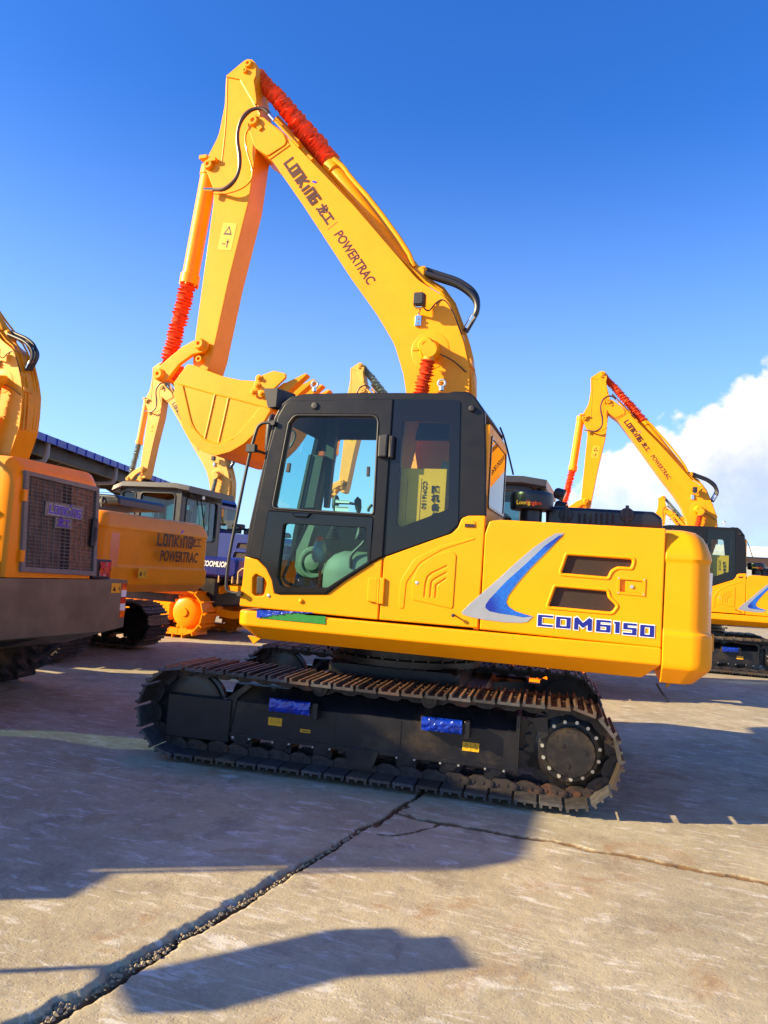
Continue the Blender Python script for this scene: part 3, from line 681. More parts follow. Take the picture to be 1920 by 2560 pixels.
# blue and green film left on the skirt
plate('protective_film',S(Z3,[(250,1240),(380,1226),(430,1240),(527,1246),(527,1288),(176,1255)],YS-.01),YS-.0135,YS-.0115,'greenwrap',EX,.0005)
mb=MB(); rs=np.random.RandomState(3); n=34; g=[]
for j in range(5):
    row=[]
    for i in range(n+1):
        x=172+i*290/n; lo=1254-(i>16)*(i-16)*.15+ (9*abs(math.sin(i*.9)) if i>8 else 0)-(i>20)*max(0,8-abs(i-28))*(-2.2)*.6; hi=1213+i*.35
        lo=1254-i*1.0-(6*abs(math.sin(i*.8)) if i>6 else 0); y=hi+(max(lo,hi+7)-hi)*j/4; p=S(Z3,[(x,y)],YS-.01)[0]; row.append(mb.vt((p[0],YS-.014-.010*rs.rand(),p[1])))
    g.append(row)
for j in range(4):
    for i in range(n): mb.face((g[j][i],g[j][i+1],g[j+1][i+1],g[j+1][i]))
mb.build('torn_blue_film','blue',EX,60)

# ---- cab: black upper shell with windows
outl=[(108,936),(128,780),(170,590),(214,400),(258,215,.04),(292,148,.05),(345,105,.05),(430,90),(700,85),(1160,86),(1192,78,.01),(1266,80,.02),(1302,108,.02),(1352,186,.03),(1358,400),(1357,724),(1232,738,.03),(1210,786,.02),(1182,816,.03),(1100,843),(829,940),(821,940),(757,976),(622,1063),(532,1131,.02),(262,1131,.02),(250,1060,.03),(222,1000,.03),(175,953,.03)]
W1=S(Z3,[(345,250,.03),(372,212,.10),(797,214,.055),(771,712,.02),(262,680,.03)])
W2=S(Z3,[(312,764,.03),(742,786,.02),(748,962,.02),(540,1097,.05),(298,1092,.05),(280,1040,.03)])
W3=S(Z3,[(926,232,.03),(1170,240,.03),(1164,690,.03),(912,786,.03),(893,764,.02)])
W3o=S(Z3,[(884,120,.012),(1226,127,.03),(1214,765,.05),(1165,815,.04),(836,932,.01)])
cab=plate('cab',[S(Z3,outl),W1,W2,W3],YS+.002,YS+.055,'black',EX,.012)
# raised door frame band and shiny rim
doorf=S(Z3,[(262,232,.05),(300,155,.09),(345,122,.04),(879,118,.01),(866,310),(829,935),(757,973),(622,1060),(760,965,.01),(800,940),(842,300,.03),(815,180,.08),(780,172,.05),(395,170,.12),(318,235,.05),(190,940,.01),(180,952),(117,930),(185,600)])
rim=[grow(W1,.028),grow(W1,.004)]
dframe=plate('door_frame',[S(Z3,[(285,205,.08),(330,130,.08),(879,119,.01),(824,936,.01),(757,972),(622,1060),(532,1127),(266,1127),(252,1056),(224,998),(180,950),(122,934),(180,640),(230,400)]),grow(W1,.018),S(Z3,[(236,702,.008),(776,735,.01),(757,968,.01),(620,1056),(530,1122,.01),(272,1122,.01),(256,1052,.04),(226,992,.04),(194,952,.02)])],YS-.014,YS+.004,'black',cab,.008)
plate('window_rim',[grow(W1,.020),grow(W1,.002)],YS-.020,YS+.004,'plastic',cab,.009)
lowf=S(Z3,[(236,702,.008),(776,735,.01),(757,968,.01),(620,1056),(530,1122,.01),(272,1122,.01),(256,1052,.04),(226,992,.04),(194,952,.02)])
plate('lower_tinted_border',[lowf,W2],YS-.0195,YS-.014,'gloss',cab,.001)
plate('rear_tinted_border',[W3o,W3],YS-.004,YS+.001,'gloss',cab,.001)
plate('window_glass',[grow(W1,.008)],YS+.010,YS+.015,'glass',cab,.0005); plate('window_glass',[grow(W2,.008)],YS+.010,YS+.015,'glass',cab,.0005)
plate('side_glass',[grow(W3,.004)],YS+.000,YS+.0035,'tglass',cab,.0005)
plate('sliding_window_catch',S(Z3,[(330,452,.004),(347,452,.004),(341,500,.004),(322,498,.004)]),YS-.012,YS+.01,'plastic',cab,.003)
plate('sliding_window_catch',S(Z3,[(742,470,.004),(757,470,.004),(755,521,.004),(740,521,.004)]),YS-.012,YS+.01,'plastic',cab,.003)
for pts in ([(812,312,.01),(862,306,.01),(852,426,.01),(806,428,.01)],[(866,316,.006),(890,314,.01),(882,432,.01),(860,430,.006)]): plate('door_hinge',S(Z3,pts),YS-.055,YS,'plastic',cab,.012)
hd=S(Z3,[(355,707,.006),(462,712,.006),(440,737,.02),(375,733,.02)]); plate('door_handle',hd,YS-.040,YS-.02,'gloss',cab,.008)
mb=MB()
for p,r_ in (((475,157),.030),((1286,171),.024)):
    q=S(Z3,[p])[0]; mb.lathe((q[0],YS+.004,q[1]),(0,-1,0),[(r_,0),(r_,.02),(r_*.8,.032),(0,.036)],24)
mb.build('rubber_buffer','plastic',cab)
mb=MB()
for p in ((468,80),(1126,75)):
    q=ony(*Z3(*p),YS+.12); c=Vector((q[0],YS+.12,q[2])); mb.cyl(c,c+Vector((0,0,.03)),.018,n=14); cc=c+Vector((0,0,.055))
    ring=[cc+Vector((.027*math.cos(t),0,.027*math.sin(t))) for t in [2*math.pi*k/20 for k in range(21)]]; mb.tube(ring,.0085,8)
mb.build('lifting_eye','bolt',cab)
# stickers on the glass
mb=MB()
for p in ((575,640,645,658),(573,672,642,702)):
    q=S(Z3,[(p[0],p[1]),(p[2],p[3])]); mb.mi=0; mb.bb(q[0][0],q[1][0],YS+.0165,YS+.018,q[1][1],q[0][1]); mb.mi=1
    for k in range(2 if p[3]-p[1]<20 else 4):
        z=q[0][1]-.0035-(k*.0032); mb.bb(q[0][0]+.004,q[1][0]-.005,YS+.0145,YS+.016,z-.0008,z)
mb.build('glass_sticker',['white','greyframe'],cab)
# far wall, roof, front and rear of the cab
YF=6.13
O2=S(Z3,outl); far=[(p[0],p[1]) for p in O2]
FW1=S(Z3,[(345,250,.03),(392,215,.08),(560,215,.05),(545,690,.03),(262,680,.03)]); FW2=S(Z3,[(610,330,.05),(800,330,.05),(1120,240,.05),(1150,700,.03),(900,760,.03),(600,735,.03)]); FW3=S(Z3,[(315,765,.03),(700,785,.02),(690,900,.02),(290,880,.03)])
far_in=S(Z3,[(345,250,.03),(385,215,.06),(1160,215,.05),(1180,700,.04),(262,700,.03)])
plate('cab_far_wall',[far+[(p[0],p[1]) for p in S(Z3,[])],far_in],YF-.04,YF,'black',cab,.008)
mb=MB(); q=S(Z3,[(108,936),(128,780),(170,590),(214,400),(258,215),(292,148),(345,105),(430,90),(700,85),(1160,86),(1192,78),(1266,80),(1302,108),(1352,186)])
def strip(mb,pts,y0,y1,th):
    o=[];n=len(pts)
    for i,p in enumerate(pts):
        a=Vector(pts[max(i-1,0)][:2]);b=Vector(pts[min(i+1,n-1)][:2]);d=(b-a).normalized(); o.append((p[0]+d.y*th,p[1]-d.x*th))
    lp=[(p[0],p[1]) for p in pts]+o[::-1]; mb.prism(lp,y0,y1)
strip(mb,q[4:],YS+.05,YF-.035,.04); mb.build('cab_roof','black',cab)
mb=MB(); strip(mb,q[:5],YS+.05,YS+.09,.04); strip(mb,q[:5],YF-.09,YF-.04,.04); mb.prism([(q[0][0],q[0][1]),(q[0][0]+.05,q[0][1]),(q[0][0]-.01,1.2),(q[0][0]-.04,1.2)],YS+.05,YF); mb.build('windscreen_pillar','black',cab)
mb=MB(); a=q[0];b=q[4]; mb.prism([(a[0]+.01,a[1]),(a[0]+.015,a[1]),(b[0]+.015,b[1]),(b[0]+.01,b[1])],YS+.09,YF-.09); mb.build('windscreen','glass',cab)
# rear wall with its window, seen from behind at a slant
bx=O2[0][0]
xr=S(Z3,[(1357,724)])[0][0]-.008
rfr=lambda a,b,c:Vector((xr-.02+c,a,b))
ztop=2.66; rw=[(YS+.02,1.19),(YF,1.19),(YF,ztop,.03),(YS+.02,ztop,.02)]; rwin=[(YS+.10,2.07,.04),(YF-.08,2.07,.04),(YF-.08,ztop-.08,.04),(YS+.10,ztop-.08,.04)]
plate('cab_rear_wall',[rw,rwin],-.02,.02,'yellow',cab,.006,fr=rfr)
plate('rear_window_seal',[grow(rwin,.012),grow(rwin,-.012)],-.02,.02,'gloss',cab,.004,fr=lambda a,b,c:Vector((xr+.004+c*.3,a,b)))
plate('rear_window',[grow(rwin,.004)],-.002,.002,'bglass',cab,.0005,fr=lambda a,b,c:Vector((xr+.002+c,a,b)))
mb=MB(); mb.tube([(xr+.02,YS+.35,2.70),(xr+.06,YS+.30,2.62),(xr+.10,YS+.28,2.50),(xr+.15,YS+.27,2.33)],.007,6,2); mb.build('rubber_cable','rubber',cab)
# interior
mb=MB(); mb.bb(-2.70,-.95,YS+.06,YF-.05,1.20,1.24); mb.build('cab_floor','seatdark',cab)
st=MB(); st.bb(-1.90,-1.40,YS+.28,YF-.22,1.52,1.66,.04); st.box((-1.36,YS+.50,1.98),(.14,.44,.62),Matrix.Rotation(R(12),3,'Y')); st.box((-1.28,YS+.50,2.34),(.10,.26,.18),Matrix.Rotation(R(12),3,'Y')); st.bb(-1.85,-1.45,YS+.32,YF-.26,1.24,1.52,.02); st.build('operator_seat','seat',cab)
def blob(mb,c,r,n=14,m=9,sq=2.6):
    for _ in (0,):
        rg=[]
        for j in range(1,m):
            ph=math.pi*j/m; row=[]
            for i in range(n):
                t=2*math.pi*i/n; f=lambda v:math.copysign(abs(v)**(2/sq),v)
                row.append(mb.vt((c[0]+r[0]*f(math.cos(t))*f(math.sin(ph)),c[1]+r[1]*f(math.sin(t))*f(math.sin(ph)),c[2]+r[2]*f(math.cos(ph)))))
            rg.append(row)
        mb.rings(rg)
st=MB(); blob(st,(-1.87,YS+.20,1.47),(.30,.10,.23)); blob(st,(-1.62,YS+.22,1.66),(.22,.09,.06)); st.build('left_console','seat',cab,60)
def onp(p,y): q=ony(*ZC(*p),y); return (q[0],y,q[2])
st=MB(); st.prism([(p[0],p[2]) for p in (onp(q_,YS+.5) for q_ in ((350,985),(420,1010),(395,1080),(330,1300),(345,1480),(300,1440),(265,1330),(280,1180)))],YS+.45,YS+.55); st.lathe(onp((400,1300),YS+.42),(0,-1,0),[(.14,-.1),(.14,0),(.12,.03),(.10,.03),(.085,.01),(.06,.05),(0,.06)],24); st.build('pedal_column','seat',cab)
mb=MB(); a=onp((448,1360),YS+.30); b=onp((436,1500),YS+.30); mb.cyl(a,b,.012,n=10); c0=onp((428,1118),YS+.28); mb.lathe(onp((440,1180),YS+.28),(0,0,1),[(0,.10),(.03,.08),(.035,.03),(.02,.0)],12); mb.build('lever_red_cap','red',cab,60)
rs=np.random.RandomState(9); mb=MB(); c=onp((445,1300),YS+.28); rg=[]
for j in range(10):
    z=j/9; r_=.02+.045*math.sin(math.pi*min(1,.15+z*.85))**.8; rg.append([mb.vt((c[0]-.01*z+r_*(1+.2*(rs.rand()-.5))*math.cos(t),c[1]+r_*math.sin(t),c[2]+.19*z)) for t in [2*math.pi*k/14 for k in range(14)]])
mb.rings(rg); mb.build('film_wrapped_lever','greywrap',cab,60)
mb=MB(); c=onp((550,1110),YS+.45); mb.lathe(c,(0,0,1),[(.07,0),(.05,.02),(.058,.025),(.04,.045),(.048,.05),(.03,.07),(.036,.075),(.015,.10),(.014,.24),(.028,.26),(.03,.33),(.015,.36),(0,.36)],18)
c=onp((770,1110),YS+.6); mb.lathe(c,(-.15,0,1),[(.05,0),(.03,.06),(.013,.10),(.013,.22),(.028,.26),(.03,.33),(0,.36)],14); mb.build('control_lever','plastic',cab)
mb=MB(); P_=[onp(q_,YS+.1) for q_ in ((805,1010),(812,1100),(790,1145),(700,1225),(688,1270),(690,1340))]; mb.tube(P_,.013,8,2); P_=[onp(q_,YS+.16) for q_ in ((350,980),(150,1400),(160,1440),(200,1470),(290,1490))]; mb.tube(P_,.013,8,1)
P_=[onp(q_,YF-.2) for q_ in ((560,820),(730,825),(760,850),(765,890))]; mb.tube(P_,.012,8,1); P_=[onp(q_,YF-.2) for q_ in ((830,890),(835,860),(862,835))]; mb.tube(P_,.014,8,1)
P_=[onp(q_,YS+.55) for q_ in ((225,240),(252,265),(245,310),(210,380),(195,375))]; mb.tube(P_,.009,8,1); mb.build('cab_grab_rail','plastic',cab)
mb=MB(); c=[onp(q_,YF-.18) for q_ in ((400,440),(480,440),(400,860),(320,860))]; mb.prism([(p[0],p[2]) for p in c],YF-.2,YF-.12); c=[onp(q_,YF-.25) for q_ in ((345,430),(362,430),(272,860),(250,860))]; mb.prism([(p[0],p[2]) for p in c],YF-.22,YF-.18); c=[onp(q_,YF-.1) for q_ in ((520,150),(600,150),(520,860),(488,860))]; mb.prism([(p[0],p[2]) for p in c],YF-.14,YF-.08); mb.build('inner_pillar','seatdark',cab)
mb=MB(); c=onp((455,430),YF-.28); mb.bb(c[0]-.03,c[0]+.03,c[1],c[1]+.03,c[2]-.02,c[2]+.025,.006); mb.build('cab_lamp','orange_lens',cab)
# yellow carton behind the seat, writing on its side: a thing of its own, inside the cab
# ---- handrail, mirror, visor lamp on the front of the cab
mb=MB(); P_=[ony(*ZF(*p),YS-.03) for p in ((565,385),(470,378),(415,415),(395,470),(330,690),(150,1590),(120,1760),(98,1990),(108,2040),(160,2060),(232,2070))]
mb.tube(P_,.0125,10,2); q=ony(*ZF(352,635),YS-.03); mb.box((q[0],YS-.03,q[2]),(.075,.05,.06)); 
for p in ((565,385),(232,2070)):
    q=ony(*ZF(*p),YS-.03); mb.cyl((q[0],YS-.045,q[2]),(q[0],YS+.02,q[2]),.02,n=14)
q=ony(*ZF(395,655),YS-.03); q2=ony(*ZF(480,685),YS+.12); mb.tube([q,q2],.011,8)
hr=mb.build('handrail','plastic',EX)
mb=MB(); blob(mb,(q2[0]+.01,YS+.22,q2[2]+.15),(.035,.10,.19),16,12,3); mb.build('side_mirror','plastic',hr,50)
vis=[ony(*ZF(*p),YS-.02) for p in ((470,42),(607,42),(590,222),(510,232))]
mb=MB(); a=[mb.vt(p) for p in vis]; b=[mb.vt((p[0]+(.09 if i in(1,2) else .11),p[1]+.15,p[2]-.01)) for i,p in enumerate(vis)]; mb.rings([a,b]); lb=mb.build('lamp_housing','plastic',EX)
# ---- carton
# ================================================================ boom, stick, bucket (all in one vertical plane at the machine's centre)
BY0,BY1=6.26,6.64
bo=[(440,355,0),(482,362,.05),(560,418,.08),(610,468,.1),(890,760),(1190,1108,.5),(1330,1195,.3),(1400,1395,.4),(1426,1510,.2),(1425,1660),(1415,1790,.3),(1340,2000,.2),(1290,2110,.15),(1215,2110,.15),(1190,2000,.2),(1140,1660,.3),(1122,1540,.5),(1080,1400,.6),(1002,1268,.6),(884,1103,.4),(655,754,.3),(512,548,.3),(440,500,.12),(408,400,.12),(412,368,.06)]
BO=S(Z1,bo,BY0)
boom=plate('boom',[BO],BY0,BY1,'yellow_arm',EX,.008)
plate('boom_flange',[grow([(p[0],p[1]) for p in fillet(BO,5)],.0)],BY0-.004,BY0+.012,'yellow_arm',boom,.003)
# cheek plates at the boom tip, seam ridges
tip=S(Z1,[(440,355,0),(482,362,.05),(575,440,.1),(590,482,.06),(500,540,.05),(440,500,.12),(408,400,.1),(412,368,.06)],BY0)
plate('boom_tip_cheek',tip,BY0-.022,BY0-.001,'yellow_arm',boom,.006)
mb=MB()
a=S(Z1,[(500,548),(590,478)],BY0); b=S(Z1,[(508,552),(600,486)],BY0); mb.prism([a[0],a[1],b[1],b[0]],BY0-.012,BY0)
for p,r_ in (((440,385),.052),):
    q=S(Z1,[p],BY0)[0]; mb.lathe((q[0],BY0-.02,q[1]),(0,-1,0),[(r_,0),(r_,.03),(r_*.8,.045),(r_*.45,.045),(r_*.45,.03),(0,.03)],28); mb.box((q[0]+.05,BY0-.03,q[1]-.05),(.10,.02,.045),Matrix.Rotation(R(50),3,'Y'))
mb.build('pin_boss','yellow_arm',boom)
qp=S(Z1,[(1245,1432)],BY0)[0]
mb=MB(); mb.lathe((qp[0],BY0-.0,qp[1]),(0,-1,0),[(.175,0),(.175,.006),(.165,.010),(.10,.010),(.095,.016),(.075,.10),(.075,.16),(.06,.175),(.03,.175),(.025,.165),(0,.165)],40); mb.box((qp[0]-.09,BY0-.15,qp[1]-.03),(.05,.03,.03)); mb.build('cylinder_pin','yellow_arm',boom)
# seam line on the boom side
mb=MB(); a=S(Z1,[(930,1142),(1050,1105)],BY0); mb.prism([(a[0][0],a[0][1]),(a[1][0],a[1][1]),(a[1][0],a[1][1]+.008),(a[0][0],a[0][1]+.008)],BY0-.0045,BY0-.001); mb.build('weld_seam','yellow_arm',boom)
# maker's name along the boom
a=ony(*Z1(612,604),BY0); b=ony(*Z1(688,716),BY0); ux=(Vector(b)-Vector(a)).normalized(); uy=Vector((0,-1,0)).cross(ux)*-1
if uy.z<0: uy=-uy
cc=Vector(ony(*Z1(655,650),BY0)); cc.y=BY0-.004
fr=lambda a_,b_,c_:cc+ux*a_+uy*b_+Vector((0,-1,0))*c_
sgn=1
LG=.56; lg,_=logo(fr,LG/5.0,'decal_br','decal_b',boom)
c2=cc+ux*LG*.80; fr2=lambda a_,b_,c_:c2+ux*a_+uy*b_+Vector((0,-1,0))*c_
text('龙工',.11,'decal_br',fr2,boom,bold=.006)
c3=cc+ux*LG*1.78; fr3=lambda a_,b_,c_:c3+ux*a_+uy*b_+Vector((0,-1,0))*c_
text('POWERTRAC',.125,'decal_br',fr3,boom,bold=.003,xs=.85,shear=.15)
mb=MB(); c4=cc+ux*LG*1.06; mb.poly([c4+ux*a_+uy*b_+Vector((0,-.001,0)) for a_,b_ in ((0,-.06),(.005,-.06),(.005,.06),(0,.06))]); mb.build('divider_mark','decal_br',boom)
# stick
SY0,SY1=6.30,6.60
stk=[(425,93,0),(445,110,.04),(447,160),(440,215,.05),(455,300,.2),(466,380,.2),(440,520,.3),(408,740,.3),(316,1105),(240,1455),(218,1525,.04),(180,1530,.04),(150,1490,.04),(163,1365,.1),(198,1105),(246,750),(247,690,.05),(212,600,.08),(222,532,.1),(270,440,.4),(298,300,.3),(304,172,.02),(320,165,.02),(395,96,.05)]
ST=S(Z1,stk,SY0)
stick=plate('stick',[ST],SY0,SY1,'yellow_arm',EX,.006)
hd_=S(Z1,[(304,172,.01),(395,96,.06),(425,92,.05),(446,112,.04),(446,165),(436,190,.05),(455,330,.1),(372,186,.05)],SY0)
plate('stick_head',hd_,SY0-.016,SY0-.002,'yellow_arm',stick,.005)
mb=MB()
for p,r_ in (((412,118),.042),((228,580),.050),((398,150),.026)):
    q=S(Z1,[p],SY0)[0]; mb.lathe((q[0],SY0-.005,q[1]),(0,-1,0),[(r_,0),(r_,.03),(r_*.85,.04),(r_*.4,.04),(r_*.4,.02),(0,.02)],24)
for x_ in ((215,548),(255,560)):
    q=S(Z1,[x_],SY0)[0]; mb.bb(q[0]-.06,q[0]+.03,SY0-.05,SY0+.02,q[1]-.02,q[1]+.02,.004)
mb.build('pin_boss','yellow_arm',stick)
# weld bead: curved crease of the stick's reinforcement plate
def ridge(mb,zf,pts,y,w_,h,sm=2):
    P_=[Vector(ony(*zf(*p),y)) for p in pts]
    for p in P_: p.y=y
    mb.tube(P_,w_,6,sm)
mb=MB(); ridge(mb,Z1,[(372,186),(420,270),(462,345)],SY0-.004,.010,0); ridge(mb,Z1,[(418,390),(388,440),(400,520),(428,600),(420,650),(370,690),(290,712),(247,708)],SY0,.007,0); ridge(mb,Z1,[(310,175),(305,380),(285,560)],SY0,.006,0); mb.build('weld_bead','yellow_arm',stick)
def warn(cx,cz,w_,h_,y,parent,name='warning_sticker',rot=0):
    mb=MB(); f=lambda a,b,c:Vector((cx+a*math.cos(rot)-b*math.sin(rot),y-c,cz+a*math.sin(rot)+b*math.cos(rot)))
    mb.poly([f(-w_/2,-h_/2,.002),f(w_/2,-h_/2,.002),f(w_/2,h_/2,.002),f(-w_/2,h_/2,.002)]); mb.mi=1
    t=[(-.3*w_,.06*h_),(.3*w_,.06*h_),(0,.40*h_)]; ti=[(-.18*w_,.12*h_),(.18*w_,.12*h_),(0,.31*h_)]
    for i in range(3): j=(i+1)%3; mb.poly([f(*t[i],.003),f(*t[j],.003),f(*ti[j],.003),f(*ti[i],.003)])
    for q in ((-.25,-.30,.0,-.26),(.08,-.40,.16,-.10),(.02,-.22,.22,-.18)): mb.poly([f(q[0]*w_,q[1]*h_,.003),f(q[2]*w_,q[1]*h_,.003),f(q[2]*w_,q[3]*h_,.003),f(q[0]*w_,q[3]*h_,.003)])
    return mb.build(name,['decal_y','decal_k'],parent)
q=S(Z1,[(318,905)],SY0)[0]; warn(q[0]-.02,q[1],.16,.28,SY0,stick,rot=R(-8))
# fluted red boots, rods and barrels
def bellows(name,p0,p1,r,nseg,parent,seed=0,amp=.28,droop=0,sides=20):
    rs=np.random.RandomState(seed); p0=Vector(p0); p1=Vector(p1); d=(p1-p0); Ln=d.length; d.normalize(); a=d.orthogonal().normalized(); b=d.cross(a); mb=MB(); rg=[]
    rf=r if callable(r) else (lambda s,r=r:r)
    for j in range(nseg*2+1):
        s=j/(nseg*2); r=rf(s); big=j%2; row=[]
        cx=p0+d*(Ln*s)+(a*(rs.rand()-.5)+b*(rs.rand()-.5))*r*.14+Vector((0,0,-droop*math.sin(math.pi*s)))
        ph=rs.rand()*6
        for k in range(sides):
            t=2*math.pi*k/sides; jag=1.5*amp*(.55*math.sin(3*t+ph)+.45*math.sin(7*t+ph*2)+.6*(rs.rand()-.5))*(1 if big else .35)
            rr=r*((1.02 if big else .64)+.22*jag*big); row.append(mb.vt(cx+a*rr*math.cos(t)+b*rr*math.sin(t)+d*(Ln/nseg*.30*math.sin(2*t+ph)*big)))
        rg.append(row)
    mb.rings(rg); return mb.build(name,'red',parent,28)
def barrel(name,p0,p1,r,parent,m='yellow_arm'):
    mb=MB(); p0=Vector(p0);p1=Vector(p1); d=(p1-p0).normalized(); Ln=(p1-p0).length
    mb.lathe(p0,d,[(r*.7,0),(r*1.18,.0),(r*1.18,.10),(r,.11),(r,Ln-.1),(r*1.1,Ln-.09),(r*1.1,Ln),(0,Ln)],24)
    a=d.orthogonal().normalized()
    for k in range(6):
        t=2*math.pi*k/6; o=a*math.cos(t)+d.cross(a)*math.sin(t); mb.bolt(p0+o*r*1.02,-d,.012,.02)
    return mb.build(name,m,parent)
def at1(x,y,yy,zf=Z1): q=ony(*zf(x,y),yy); return Vector((q[0],yy,q[2]))
p0=at1(446,158,YC); p1=at1(790,580,YC); bellows('red_boot',p0,p1,lambda s:.082+.035*s*s,34,boom,1,.5,droop=-.02)
p2=at1(1165,1085,YC+0); barrel('arm_cylinder',at1(788,578,YC),p2,.088,boom)
mb=MB(); mb.bb(p2.x-.05,p2.x+.15,YC-.10,YC+.10,p2.z-.25,p2.z+.05,.02); mb.build('cylinder_bracket','yellow_arm',boom)
mb=MB(); 
q=p1+Vector((0,-.1,.0)); mb.tube([at1(800,548,YC-.12),at1(850,588,YC-.12),at1(872,625,YC-.12),at1(985,752,YC-.12),at1(1140,965,YC-.12),at1(1172,1045,YC-.10)],.022,8,1); mb.build('cylinder_pipe','yellow_arm',boom)
# stick cylinder and its boot
bp0=at1(232,590,YC); bp1=at1(133,1128,YC); barrel('bucket_cylinder',bp1,bp0,.085,stick)
bellows('red_boot',at1(133,1120,YC),at1(40,1478,YC),.082,24,stick,2,.5); bellows('red_boot',at1(40,1478,YC),at1(85,1555,YC-.02),.085,6,stick,4,.6)
# link and rocker
yl=SY0-.05
rock=S(ZB,[(375,560,.03),(430,575,.05),(428,630,.06),(390,672,.05),(310,690,.08),(200,770,.1),(100,900,.06),(40,915,.06),(0,890,.05),(-10,840,.05),(30,790,.05),(120,710,.1),(230,620,.1),(320,572,.05)],yl)
plate('rocker_link',[rock],yl-.02,yl+.03,'yellow_arm',stick,.01); plate('rocker_link',[rock],SY1+.03,SY1+.07,'yellow_arm',stick,.01)
mb=MB()
for p,r_ in (((375,605),.062),((38,855),.062)):
    q=S(ZB,[p],yl)[0]; mb.lathe((q[0],yl-.015,q[1]),(0,-1,0),[(r_,0),(r_,.015),(r_*.75,.03),(r_*.72,.045),(r_*.3,.045),(r_*.3,.02),(0,.02)],28); mb.cyl((q[0],yl,q[1]),(q[0],SY1+.06,q[1]),.035,n=16)
q=S(ZB,[(372,730)],SY0)[0]; mb.lathe((q[0],SY0,q[1]),(0,-1,0),[(.032,0),(.032,.05),(.018,.05),(.018,.01),(0,.01)],18)
mb.build('link_pin','yellow_arm',stick)
# bucket
ky0,ky1=6.0,6.90
KO=S(ZB,[(152,915,.02),(262,768,.03),(315,772,.03),(420,815,.1),(560,868,.2),(700,897,.2),(822,905),(930,1060,.02),(955,1145,.01),(900,1240,.1),(828,1335,.2),(735,1425,.2),(620,1492,.2),(500,1525,.2),(388,1490,.2),(292,1405,.2),(230,1300,.2),(188,1150,.2),(160,1020,.1)],ky0)
bucket=plate('bucket',[KO],ky0,ky0+.022,'yellow_arm',EX,.004); plate('bucket_side',[KO],ky1-.02,ky1,'yellow_arm',bucket,.003)
full=fillet(KO,6)
# shell: from the lip round the bottom to the back
i0=min(range(len(full)),key=lambda i:(full[i][0]-KO[8][0])**2+(full[i][1]-KO[8][1])**2); rot=full[i0:]+full[:i0]
i1=min(range(len(rot)),key=lambda i:(rot[i][0]-KO[1][0])**2+(rot[i][1]-KO[1][1])**2); arc=rot[:i1+1]
cen=Vector((sum(p[0] for p in full)/len(full),sum(p[1] for p in full)/len(full)))
inn=[tuple(Vector(p)+(cen-Vector(p)).normalized()*.02) for p in arc]
mb=MB(); mb.prism(arc+inn[::-1],ky0+.015,ky1-.015)
fl2=[]
mb.build('bucket_shell','yellow_arm',bucket)
# stiffening ribs seen on the side
mb=MB()
ridge(mb,ZB,[(222,945),(262,1120),(300,1285),(400,1395),(515,1432),(640,1395),(760,1270),(880,1115)],ky0,.011,0,3); ridge(mb,ZB,[(150,922),(235,940),(480,1010),(600,1038),(880,1112)],ky0,.010,0,0); ridge(mb,ZB,[(490,1012),(448,1200),(402,1398)],ky0,.010,0,0); ridge(mb,ZB,[(603,1042),(560,1240),(515,1430)],ky0,.010,0,0); mb.build('bucket_rib','yellow_arm',bucket)
band=S(ZB,[(152,920),(222,945),(262,1120),(300,1285),(400,1395),(515,1432),(640,1395),(760,1270),(880,1115),(955,1145),(900,1240),(828,1335),(735,1425),(620,1492),(500,1525),(388,1490),(292,1405),(230,1300),(188,1150),(160,1020)],ky0)
plate('wear_band',[[(p[0],p[1]) for p in band]],ky0-.010,ky0+.002,'yellow_arm',bucket,.004)
plate('back_panel',S(ZB,[(152,918),(262,768,.03),(315,772,.03),(420,815,.1),(560,868,.2),(700,897,.2),(822,905),(930,1060,.02),(955,1145,.01),(880,1112),(600,1038),(480,1010),(235,940)],ky0),ky0-.008,ky0+.002,'yellow_arm',bucket,.004)
plate('side_cutter',S(ZB,[(815,990,.02),(835,900,.05),(880,868,.05),(990,827,.02),(1090,850,.02),(1088,885,.02),(1010,960,.05),(940,1020,.05),(905,1045,.03),(850,1040,.03)],ky0),ky0-.035,ky0-.008,'yellow_arm',bucket,.006)
mb=MB()
for p in ((855,952),(822,1005),(890,1018),(870,890)):
    q=S(ZB,[p],ky0)[0]; mb.lathe((q[0],ky0-.033,q[1]),(0,-1,0),[(.032,0),(.032,.012),(.018,.014),(.018,.035),(0,.038)],16)
mb.build('cutter_bolt','yellow_arm',bucket)
ear=S(ZB,[(150,925),(60,935,.05),(35,960,.05),(60,1030,.1),(95,1120,.1),(190,1250),(160,1020)],ky0)
for y_ in (SY0-.09,SY1+.06): plate('bucket_ear',[ear],y_,y_+.03,'yellow_arm',bucket,.005)
# cutting edge and teeth, pointing up to the right
lp=at1(955,1100,ky0,ZB); tp=at1(1240,905,ky0,ZB); td=(Vector((tp.x-lp.x,0,tp.z-lp.z))).normalized(); tn=Vector((-td.z,0,td.x))
base0=at1(985,1010,ky0,ZB)
def tooth(y):
    mb=MB(); pr=[(0,.075,.05),(.12,.075,.055),(.14,.060,.05),(.34,.012,.045)]
    b=Vector((base0.x,y,base0.z)); rg=[]
    for s,h,w_ in pr:
        c=b+td*s; rg.append([mb.vt(c+tn*h*sz*.6+Vector((0,w_*sy,0))) for sy,sz in ((-1,-1),(1,-1),(1,1),(-1,1))])
    mb.rings(rg); mb.cyl(b+td*.07+Vector((0,-.062,0)),b+td*.07+Vector((0,.062,0)),.014,n=10); return mb.build('bucket_tooth','yellow_arm',bucket)
for k in range(5): tooth(ky0+.07+k*.19)
mb=MB(); a_=base0-td*.16; mb.X=None; rg=[]
